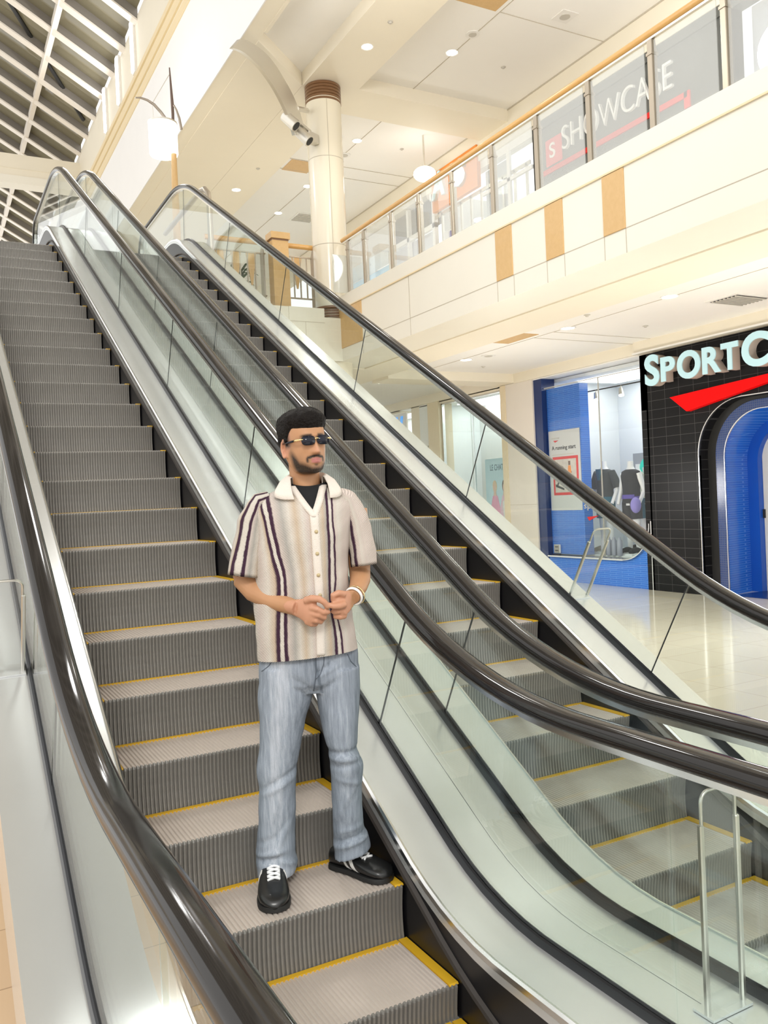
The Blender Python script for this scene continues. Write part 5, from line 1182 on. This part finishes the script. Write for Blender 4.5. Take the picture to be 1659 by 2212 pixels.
# sleeves
def sleeve(axis, rad, scoff, name):
    ax = [Vector(p) for p in axis]; N = 26; rows = []; su = []; sv = []
    for i in range(N + 1):
        u = i / N * (len(ax) - 1); j = min(int(u), len(ax) - 2); p = ax[j].lerp(ax[j + 1], u - j); t = (ax[min(j + 1, len(ax) - 1)] - ax[j]).normalized()
        ra = rad[j][0] + (rad[j + 1][0] - rad[j][0]) * (u - j); rf = rad[j][1] + (rad[j + 1][1] - rad[j][1]) * (u - j)
        X_ = Vector((1, 0, 0)); X_ = (X_ - t * X_.dot(t)).normalized(); Y_ = Vector((0, 1, 0)); Y_ = (Y_ - t * Y_.dot(t) - X_ * Y_.dot(X_)).normalized()
        for k in range(44):
            a = 2 * PI * k / 44; q = p + X_ * ra * math.cos(a) + Y_ * rf * math.sin(a); w = wr(q.x * 1.3, q.y, q.z * 1.2) * 1.2; q += (X_ * math.cos(a) + Y_ * math.sin(a)) * w
            rows.append(q); su.append(float(np.interp(math.cos(a), scoff[0], scoff[1])) if math.sin(a) > -.5 else .85); sv.append(q.z)
    bm = bmesh.new(); V = [bm.verts.new(p) for p in rows]
    for i in range(N):
        for k in range(44): bm.faces.new((V[i * 44 + k], V[i * 44 + (k + 1) % 44], V[(i + 1) * 44 + (k + 1) % 44], V[(i + 1) * 44 + k]))
    # turned hem
    last = [V[N * 44 + k].co.copy() for k in range(44)]; cen = sum(last, Vector()) / 44
    h1 = [bm.verts.new(cen + (p - cen) * .93 + Vector((0, 0, .012))) for p in last]; su += [su[N * 44 + k] for k in range(44)]; sv += [0] * 44
    for k in range(44): bm.faces.new((V[N * 44 + k], V[N * 44 + (k + 1) % 44], h1[(k + 1) % 44], h1[k]))
    bmesh.ops.recalc_face_normals(bm, faces=bm.faces)
    me = to_mesh(bm, 'sleeve'); set_attr(me, 'su', su); set_attr(me, 'sv', sv); finish(me, 'sleeve', M['shirt'], shirt)
sleeve([(-0.113, -0.025, 0.481), (-0.1627, -0.02, 0.4558), (-0.1931, -0.015, 0.3829), (-0.2154, -0.012, 0.2765), (-0.2359, -0.005, 0.1608)], [(.034, .055), (.050, .076), (.062, .086), (.069, .090), (.072, .092)], ([-1, -.75, -.55, -.10, .10, .5, 1], [-.9, -.62, -.58, -.52, -.46, -.3, -.15]), 'sleeve')
sleeve([(0.1723, -0.025, 0.4879), (0.2219, -0.02, 0.4519), (0.2458, -0.018, 0.3715), (0.2608, -0.015, 0.2716), (0.2681, -0.01, 0.1803)], [(.030, .054), (.044, .072), (.053, .083), (.057, .087), (.058, .088)], ([-1, -.85, -.6, -.3, .2, 1], [.28, .33, .395, .46, .8, 1.0]), 'sleeve')
# front placket and buttons
PLK = [(0.0629, 0.4075), (0.0652, 0.3348), (0.0664, 0.2392), (0.0681, 0.1531), (0.0698, 0.0669), (0.0691, -0.0289), (0.0651, -0.1149), (0.0644, -0.1704)]
P = []; Q = []
for i in range(36):
    u = i / 35 * (len(PLK) - 1); j = min(int(u), len(PLK) - 2); a, c = PLK[j], PLK[j + 1]; r = a[0] + (c[0] - a[0]) * (u - j); z = a[1] + (c[1] - a[1]) * (u - j)
    P.append([onshirt(r + d, z, .0035) for d in (-.017, -.006, .006, .017)]); Q.append([onshirt(r + d, z, -.004) for d in (-.017, -.006, .006, .017)])
b = MB(); b.slab(P, Q); finish(to_mesh(b.bm, 'placket'), 'placket', M['shirtplain'], shirt)
M['button'] = mat('tan_button', (0.52, 0.42, 0.24), 0.35)
for r, z in ((0.0691, 0.3384), (0.0688, 0.2487), (0.0694, 0.1607), (0.0722, 0.0782)):
    p = onshirt(r, z, .0035); b = MB(); b.tube([p, p + Vector((0, .0028, 0))], .0078, 16); finish(to_mesh(b.bm, 'button'), 'button', M['button'], shirt)
# collar: stand and fall
P = []; Q = []; NC = 48
LOW = [(0, .0, -.012), (.35, .085, -.012), (.6, .128, -.030), (.78, .142, -.050), (.90, .115, -.064), (1.0, .072, -.066)]
for i in range(NC + 1):
    ph = math.radians(-122 + 244 * i / NC); a = abs(ph) / math.radians(122); s = 1 if ph > 0 else -1
    top = Vector((NECK[0] + .004 + .076 * math.sin(ph), NECK[1] + .004 - .078 * math.cos(ph), NECK[2] + .050 - .022 * a ** 2))
    lx, lz = lerp_tab(LOW, a); lx += (.018 if s > 0 else -.012) * max(0, (a - .8) / .2)
    low = Vector((NECK[0] + .004 + s * lx, NECK[1] - .112 * math.cos(ph), NECK[2] + lz))
    if a > .5:
        q = onshirt(low.x, low.z - .012, .012); low.y = max(low.y, q.y) if a > .62 else low.y * .5 + max(low.y, q.y) * .5
    out = Vector((math.sin(ph), -math.cos(ph), 0))
    mid = top + out * .010 + Vector((0, 0, -.004)); m2_ = mid.lerp(low, .45) + out * .006 + Vector((0, 0, .010)); m3_ = mid.lerp(low, .8) + out * .005 + Vector((0, 0, .006))
    base = top - out * .002 + Vector((0, 0, -.05))
    P.append([base, top, mid, m2_, m3_, low]); Q.append([p_ - out * .004 - Vector((0, 0, .002)) for p_ in (base, top, mid, m2_, m3_, low)])
b = MB(); b.slab(P, Q); finish(to_mesh(b.bm, 'collar'), 'collar', M['shirtplain'], shirt)
# lapel edges of the open neck
for s, x0 in ((-1, 634), (1, 701)):
    P = []; Q = []
    for i in range(12):
        u = i / 11; z = 0.5315 + (0.3982 - 0.5315) * u
        zt, zb = 0.5355, 0.4041; uu = min(1, max(0, (zt - z) / (zt - zb))); c = (0.063, 0.1, 0.4113)[0] * uu + (0.0429, 0.06, 0.5352)[0] * (1 - uu); e = c + s * .070 * (1 - uu) ** .85
        L, R_, fc, df, db = lerp_tab(TOR, z); yv = fc + df * max(0, 1 - (abs(e - (L + R_) / 2) / ((R_ - L) / 2)) ** 2.35) ** (1 / 2.35)
        P.append([Vector((e - s * .017, yv + .004, z)), Vector((e, yv + .007, z)), Vector((e + s * .014, yv + .004, z))]); Q.append([v - Vector((0, .006, 0)) for v in P[-1]])
    b = MB(); b.slab(P, Q); finish(to_mesh(b.bm, 'lapel'), 'lapel', M['shirtplain'], shirt)

# ---- jeans
def denim():
    m = mat('washed_denim', (0.30, 0.36, 0.44), 0.8, spec=0.2); b = m.node_tree.nodes['Principled BSDF']
    tc = node(m, 'ShaderNodeTexCoord'); mp = node(m, 'ShaderNodeMapping'); mp.inputs['Scale'].default_value = (38, 38, 3.0); lnk(m, tc.outputs['Object'], mp.inputs[0])
    nz = node(m, 'ShaderNodeTexNoise'); nz.inputs['Scale'].default_value = 2.2; nz.inputs['Detail'].default_value = 6; nz.inputs['Roughness'].default_value = .7; lnk(m, mp.outputs[0], nz.inputs['Vector'])
    at = node(m, 'ShaderNodeAttribute', attribute_name='fade')
    ad = node(m, 'ShaderNodeMath', operation='MULTIPLY_ADD'); ad.inputs[1].default_value = 1.1; ad.inputs[2].default_value = -.50; lnk(m, nz.outputs['Fac'], ad.inputs[0])
    a2 = node(m, 'ShaderNodeMath', operation='ADD', use_clamp=True); lnk(m, ad.outputs[0], a2.inputs[0]); lnk(m, at.outputs['Fac'], a2.inputs[1])
    cr = node(m, 'ShaderNodeValToRGB'); lnk(m, a2.outputs[0], cr.inputs[0])
    e = cr.color_ramp.elements; e[0].position = .05; e[0].color = (0.13, 0.155, 0.19, 1); e[1].position = .95; e[1].color = (0.60, 0.63, 0.69, 1); x = e.new(.5); x.color = (0.31, 0.35, 0.41, 1)
    lnk(m, cr.outputs[0], b.inputs['Base Color'])
    n2 = node(m, 'ShaderNodeTexNoise'); n2.inputs['Scale'].default_value = 300; lnk(m, tc.outputs['Object'], n2.inputs['Vector']); bp = node(m, 'ShaderNodeBump'); bp.inputs['Strength'].default_value = .3; bp.inputs['Distance'].default_value = .004; lnk(m, n2.outputs['Fac'], bp.inputs['Height']); lnk(m, bp.outputs['Normal'], b.inputs['Normal'])
    return m
M['denim'] = denim()
jb = MB()
FOLDS = []          # fold lines across the front: r, z, slope, height, half width, reach
def fold(a, b, h, w=.011):
    dr = b[0] - a[0]; FOLDS.append(((a[0] + b[0]) / 2, (a[1] + b[1]) / 2, (b[1] - a[1]) / dr, h, w, abs(dr) / 2 + .012))
fold((0.0811, -0.5906), (0.2158, -0.5895), -.010); fold((0.0818, -0.6176), (0.2163, -0.6205), .010, .012); fold((0.0859, -0.6526), (0.1902, -0.6416), -.007); fold((0.1103, -0.7047), (0.2092, -0.7321), .005)
fold((-0.1949, -0.7221), (-0.0552, -0.6491), -.008); fold((-0.1924, -0.7491), (-0.0606, -0.6832), .006); fold((-0.1625, -0.8358), (-0.1148, -0.7057), .005); fold((-0.1585, -0.9896), (-0.0748, -0.8241), .008, .014); fold((-0.1886, -0.9869), (-0.0955, -0.8608), -.007)
fold((-0.2409, -1.0166), (-0.1322, -0.9958), .010); fold((-0.242, -1.0395), (-0.1524, -1.0208), -.009); fold((-0.1529, -1.0323), (-0.0727, -1.0628), .007); fold((-0.2329, -0.9675), (-0.1672, -0.9351), -.006)
fold((0.0856, -0.9884), (0.214, -0.9612), -.010); fold((0.0845, -1.0115), (0.2286, -0.9818), .010); fold((0.1185, -0.9411), (0.2122, -0.9183), .006); fold((0.0984, -0.8775), (0.1861, -0.7302), .004)
fold((0.0553, -0.2427), (0.1264, -0.1937), -.008, .007); fold((0.0506, -0.2616), (0.1326, -0.2248), .005, .008); fold((-0.0412, -0.2707), (0.0251, -0.3174), -.006, .009); fold((0.0399, -0.3261), (0.13, -0.2824), -.006, .009)
def fold_d(r, z, s):
    d = 0
    if s > -.3:
        for r0, z0, m, h_, w_, L_ in FOLDS:
            if abs(r - r0) < L_ * 1.3:
                q = (z - z0 - m * (r - r0)) / (w_ * math.sqrt(1 + m * m)); d += h_ * math.exp(-q * q) * math.exp(-((r - r0) / L_) ** 4) * min(1, s + .5)
    return d
def leg(tab):
    tab = sorted(tab); z0, z1 = tab[0][0], tab[-1][0]; rr = []
    n = 110
    for i in range(n + 1):
        z = z0 + (z1 - z0) * i / n; L, R_, fc, df, db, tl = lerp_tab(tab, z); ring = []
        for k in range(72):
            t = 2 * PI * k / 72; c, s = sup(t, 2.25); r = (L + R_) / 2 + (R_ - L) / 2 * c; f = fc + (df if s > 0 else db) * s
            low = max(0, 1 - (z - z0) / .35)
            w = .003 * noise.noise(Vector((r * 10, f * 8, z * 9))) + .006 * low * noise.noise(Vector((r * 7 + 3, f * 7, z * 20))) + .003 * noise.noise(Vector((r * 14 + z * 10, f * 10, z * 11 + 5))) + fold_d(r, z, s)
            ring.append(Vector((r + w * math.cos(t), f + w * math.sin(t), z + tl * c)))
        rr.append(ring)
    jb.rings(rr)
leg([(-0.1479, *(-0.1841, 0.2238), -.005, .105, .110, 0), (-0.2166, *(-0.1931, 0.2245), -.005, .108, .118, 0), (-0.2952, *(-0.1988, 0.2268), -.006, .106, .120, 0), (-0.3385, *(-0.1603, 0.1912), -.008, .085, .10, 0)])
leg([(-0.2275, *(-0.1921, 0.0233), -.005, .098, .112, 0), (-0.3449, *(-0.2054, 0.0255), -.006, .100, .110, 0), (-0.4429, *(-0.2043, -0.0064), -.008, .098, .100, 0), (-0.5409, *(-0.207, -0.0305), -.010, .092, .090, 0), (-0.6585, *(-0.2241, -0.0556), -.012, .085, .088, 0), (-0.737, *(-0.2221, -0.0631), -.015, .080, .088, 0), (-0.8352, *(-0.2267, -0.0717), -.022, .078, .086, 0), (-0.9334, *(-0.2371, -0.0763), -.030, .078, .086, 0), (-1.0316, *(-0.2476, -0.077), -.038, .084, .086, 0), (-1.0867, *(-0.2502, -0.0757), -.042, .090, .086, 0), (-1.1181, *(-0.2478, -0.0792), -.042, .090, .086, .006)])
leg([(-0.2457, *(0.0233, 0.2276), -.005, .098, .112, 0), (-0.3641, *(0.0412, 0.226), -.004, .098, .108, 0), (-0.4628, *(0.0503, 0.2135), .0, .096, .098, 0), (-0.5616, *(0.0692, 0.205), .002, .090, .090, 0), (-0.6169, *(0.0823, 0.2064), .004, .084, .086, 0), (-0.6565, *(0.0844, 0.2243), .002, .086, .086, 0), (-0.7593, *(0.0855, 0.2156), -.012, .080, .086, 0), (-0.8583, *(0.0868, 0.217), -.028, .078, .086, 0), (-0.9573, *(0.0861, 0.2223), -.045, .080, .086, .0), (-1.0167, *(0.0853, 0.2413), -.055, .088, .086, .012), (-1.0623, *(0.0851, 0.2432), -.06, .092, .086, .022)])
jm = remesh(jb, .0055, 2, .5); co = coords(jm)
z = co[:, 2]; r = co[:, 0]; f = co[:, 1]
cl = np.interp(z, [-1.1103, -0.737, -0.3058], [(-0.1583, -1.0664)[0], (-0.1393, -0.7037)[0], (-0.095, -0.2861)[0]]); cr_ = np.interp(z, [-1.0563, -0.6407, -0.3246], [(0.1535, -1.0178)[0], (0.1492, -0.6114)[0], (0.1329, -0.3018)[0]])
fade = .28 + .34 * np.maximum(G(r - cl + .015, .05), .45 * G(r - cr_, .035)) * np.clip(f / .05 + .3, 0, 1)
fade += .25 * np.clip((-1.0611 - z) / .03, 0, 1) * (r < -.02)
fly = G(r - (0.0412, -0.2188)[0] + .2 * (z - (0.0412, -0.2188)[1]), .006) * (z > -0.3345) * (f > 0)
fade -= .35 * fly
for (px_, pz_, rr0) in (): pass
set_attr(jm, 'fade', np.clip(fade, 0, 1))
jb2 = bmesh.new(); jb2.from_mesh(jm); BJ = BVHTree.FromBMesh(jb2)
jeans = finish(jm, 'jeans', M['denim'], man)
def onjeans(r, z, off=.0012):
    h_ = BJ.ray_cast(Vector((r, .6, z)), Vector((0, -1, 0))); return Vector((r, (h_[0].y if h_[0] else .1) + off, z))
M['stitch'] = mat('dark_seam', (0.10, 0.12, 0.15), 0.8)

def seam(pts, rad, m, nm):
    out = []
    for a, c in zip(pts[:-1], pts[1:]):
        for i in range(8): u = i / 8; out.append(onjeans(a[0] + (c[0] - a[0]) * u, a[1] + (c[1] - a[1]) * u))
    out.append(onjeans(*pts[-1])); b = MB(); b.tube(out, rad, 6); finish(to_mesh(b.bm, nm), nm, m, jeans)
seam([(0.0433, -0.1729), (0.0426, -0.2285), (0.0368, -0.2722), (0.0287, -0.3215)], .0026, M['stitch'], 'fly_seam')
seam([(0.0796, -0.1714), (0.0739, -0.2133), (0.0587, -0.2506), (0.0407, -0.2686)], .0016, M['stitch'], 'fly_stitch')
seam([(0.1769, -0.1816), (0.1889, -0.2132), (0.2126, -0.2417)], .0018, M['stitch'], 'pocket_edge')
seam([(-0.1315, -0.1806), (-0.1518, -0.2098), (-0.1831, -0.2343)], .0018, M['stitch'], 'pocket_edge')
# ---- shoes
M['leather'] = mat('black_leather', (0.008, 0.008, 0.008), 0.35, coat=.2); M['whiteleather'] = mat('white_leather', (0.84, 0.82, 0.78), 0.5); M['lace'] = mat('white_lace', (0.88, 0.88, 0.88), 0.7); M['sole'] = mat('black_sole', (0.012, 0.012, 0.012), 0.6)
def shoe(heel, toe, mirror):
    heel, toe = Vector(heel), Vector(toe); d = (toe - heel); Lg = d.length; d.normalize(); s = Vector((d.y, -d.x, 0)) * mirror; up = Vector((0, 0, 1))
    # stations: along, inner half width, outer half width, top height
    ST = [(0.0, .028, .028, .055), (.015, .041, .041, .085), (.08, .048, .048, .092), (.20, .049, .051, .098), (.34, .048, .054, .100), (.48, .051, .060, .090), (.62, .058, .066, .074), (.76, .061, .067, .064), (.88, .056, .060, .057), (.95, .042, .044, .047), (.985, .026, .027, .038), (1.0, .010, .012, .028)]
    def P_(u, a, v): return heel + d * (u * Lg) + s * a + up * v
    def sec(u, z_lo, n=22, grow=0):
        wi, wo, h_ = [max(.003, q) for q in lerp_tab(ST, u)]; out = []
        for k in range(n):
            t = 2 * PI * k / n; c, sn = sup(t, 2.6); out.append(P_(u, (wo if c > 0 else wi) * c * (1 + grow), z_lo + (h_ - z_lo) * (.5 + .5 * sn)))
        return out
    us = [i / 26 for i in range(27)]
    b = MB(); b.rings([sec(u, .014) for u in us]); up_ = b.build('shoe', M['leather'], man, smooth=True)
    b = MB(); rr = []
    for u in us:
        wi, wo, h_ = lerp_tab(ST, u); e = .0035
        rr.append([P_(u, -wi - e, 0), P_(u, wo + e, 0), P_(u, wo + e + .001, .012), P_(u, wo + e - .002, .020), P_(u, -wi - e + .002, .020), P_(u, -wi - e - .001, .012)])
    b.rings(rr).build('sole', M['sole'], up_, smooth=40)
    # two pale side stripes on each flank
    for sg_ in (-1, 1):
        for u0, wd in ((.30, .050), (.42, .085)):
            P = []; Q = []
            for i in range(9):
                v = i / 8; u = u0 + .10 * (1 - v) ** 1.3 - .02; row = []; row2 = []
                for du in (0, wd * (1 - .25 * v)):
                    wi, wo, h_ = lerp_tab(ST, u + du); zc = .016 + (h_ - .016) * (.06 + .78 * v); sn = min(.98, max(-.98, (zc - .014) / (h_ - .014) * 2 - 1)); c = max(0, 1 - abs(sn) ** 2.6) ** (1 / 2.6); w = (wo if sg_ > 0 else wi) * c
                    row.append(P_(u + du, sg_ * (w + .0022), zc)); row2.append(P_(u + du, sg_ * (w - .004), zc))
                P.append(row); Q.append(row2)
            b = MB(); b.slab(P, Q); b.build('side_stripe', M['whiteleather'], up_)
    # tongue area and laces
    for i in range(4):
        u = .40 + i * .062; wi, wo, h_ = lerp_tab(ST, u); h2 = lerp_tab(ST, u + .05)[2]
        b = MB()
        for q in (0, 1):
            ua, ub = (u, u + .05) if q == 0 else (u + .05, u); pts = []
            for j in range(7):
                a = -1 + j / 3; uu = ua + (ub - ua) * j / 6; hh = lerp_tab(ST, uu)[2]; ww = .026; sn = max(0, 1 - (abs(a) * ww / .050) ** 2.6) ** (1 / 2.6); pts.append(P_(uu, a * ww, .014 + (hh - .014) * (.5 + .5 * sn) + .003 + .002 * q))
            b.tube(pts, (.0058, .0032), 8, up=(0, 0, 1))
        b.build('lace', M['lace'], up_, smooth=True)
TZ = -1.151
shoe((.075, -1.60, TZ), (-.048, -1.940, TZ), 1)
shoe((.335, -1.66, TZ), (.462, -1.955, TZ), -1)

# ---- bracelet on his left wrist
c = Vector(LWR); ax = (Vector((0.1902, 0.152, 0.0543)) - Vector((0.2344, 0.07, 0.0967))).normalized(); u = ax.cross(Vector((0, 0, 1))).normalized(); v = ax.cross(u); c = c - ax * .008
b = MB(); b.rings([[c + (u * math.cos(a) * (.034 + .0045 * math.cos(t)) + v * math.sin(a) * (.038 + .0045 * math.cos(t))) + ax * .0075 * math.sin(t) for t in [2 * PI * j / 10 for j in range(10)]] for a in [2 * PI * k / 36 for k in range(36)]], loop=True)
finish(to_mesh(b.bm, 'bracelet'), 'bracelet', M['whiteleather'], man)
c2 = c - ax * .022 + Vector((0, 0, -.006)); b = MB(); b.rings([[c2 + (u * math.cos(a) * (.038 + .0022 * math.cos(t)) + v * math.sin(a) * (.042 + .0022 * math.cos(t))) + ax * .003 * math.sin(t) for t in [2 * PI * j / 8 for j in range(8)]] for a in [2 * PI * k / 36 for k in range(36)]], loop=True)
finish(to_mesh(b.bm, 'bracelet'), 'bracelet', M['gold'], man)
# ---------------------------------------------------------------- daylight, ambience and added fill lights of the hall
EXPO = 0.22
CAMP = [1830.45, 0.49442, -0.01487, -0.04573, -1.181, -5.09475, 0.45761]
w = bpy.data.worlds.new('world'); bpy.context.scene.world = w; w.use_nodes = True
w.node_tree.nodes['Background'].inputs['Color'].default_value = (1.0, 0.985, 0.96, 1); w.node_tree.nodes['Background'].inputs['Strength'].default_value = 1.25
L = bpy.data.lights.new('sun', 'SUN'); L.energy = 1.1; L.angle = math.radians(14); L.color = (1, .98, .94)
lo = bpy.data.objects.new('sun', L); C.objects.link(lo); lo.location = (-4, -8, 12); lo.rotation_euler = (math.radians(52), 0, math.radians(-24))

for x, y, z, e, r in ((1.4, 3.2, 7.0, 240, .5), (8.4, 3.5, 6.6, 110, .4), (8.4, 13.0, 5.6, 60, .4), (8.6, 8.0, .4, 90, .4), (8.6, 2.0, .4, 110, .4), (5.0, 3.0, .6, 60, .4), (8.4, -3.0, .4, 90, .4), (1.8, 12.0, 8.2, 60, .3), (4.9, 5.5, 7.6, 30, .3)):  # unseen point lights added in mid-air to brighten ceilings, corridors and floor
    L = bpy.data.lights.new('fill_light', 'POINT'); L.energy = e; L.shadow_soft_size = r; L.color = (1, .985, .955)
    lo = bpy.data.objects.new('fill_light', L); C.objects.link(lo); lo.location = (x, y, z)
# ---------------------------------------------------------------- camera
cam = bpy.data.cameras.new('camera'); co = bpy.data.objects.new('camera', cam); C.objects.link(co)
F_PX, YAW, PITCH, ROLL = CAMP[:4]
cam.sensor_fit = 'VERTICAL'; cam.sensor_height = 24.0; cam.lens = F_PX * 24.0 / 2212.0; cam.clip_end = 300
fw = Vector((math.sin(YAW) * math.cos(PITCH), math.cos(YAW) * math.cos(PITCH), math.sin(PITCH)))
rt = Vector((math.cos(YAW), -math.sin(YAW), 0)); up = rt.cross(fw)
r2 = rt * math.cos(ROLL) + up * math.sin(ROLL); u2 = -rt * math.sin(ROLL) + up * math.cos(ROLL)
mw = Matrix((r2, u2, -fw)).transposed().to_4x4(); mw.translation = Vector(CAMP[4:7])
co.matrix_world = mw
bpy.context.scene.camera = co

# ---------------------------------------------------------------- layout units to metres, lower floor at z = 0
done = set()
for o in list(bpy.data.objects):
    if o.type == 'MESH' and o.data.name not in done:
        done.add(o.data.name); o.data.transform(Matrix.Scale(S, 4))
    elif o.type == 'LIGHT' and o.data.name not in done:
        done.add(o.data.name); d = o.data
        if d.type == 'AREA': d.size *= S; d.size_y *= S
        elif d.type in {'POINT', 'SPOT'}: d.shadow_soft_size *= S
    o.location = o.location * S + (Vector((0, 0, -ZF * S)) if o.parent is None else Vector((0, 0, 0)))
sc = bpy.context.scene
sc.view_settings.view_transform = 'Standard'; sc.view_settings.look = 'None'
sc.view_settings.exposure = EXPO; sc.view_settings.gamma = 1; sc.view_settings.use_curve_mapping = False
sc.cycles.max_bounces = 10; sc.cycles.transparent_max_bounces = 24; sc.cycles.caustics_reflective = False; sc.cycles.caustics_refractive = False
sc.cycles.use_denoising = True; sc.cycles.sample_clamp_indirect = 6
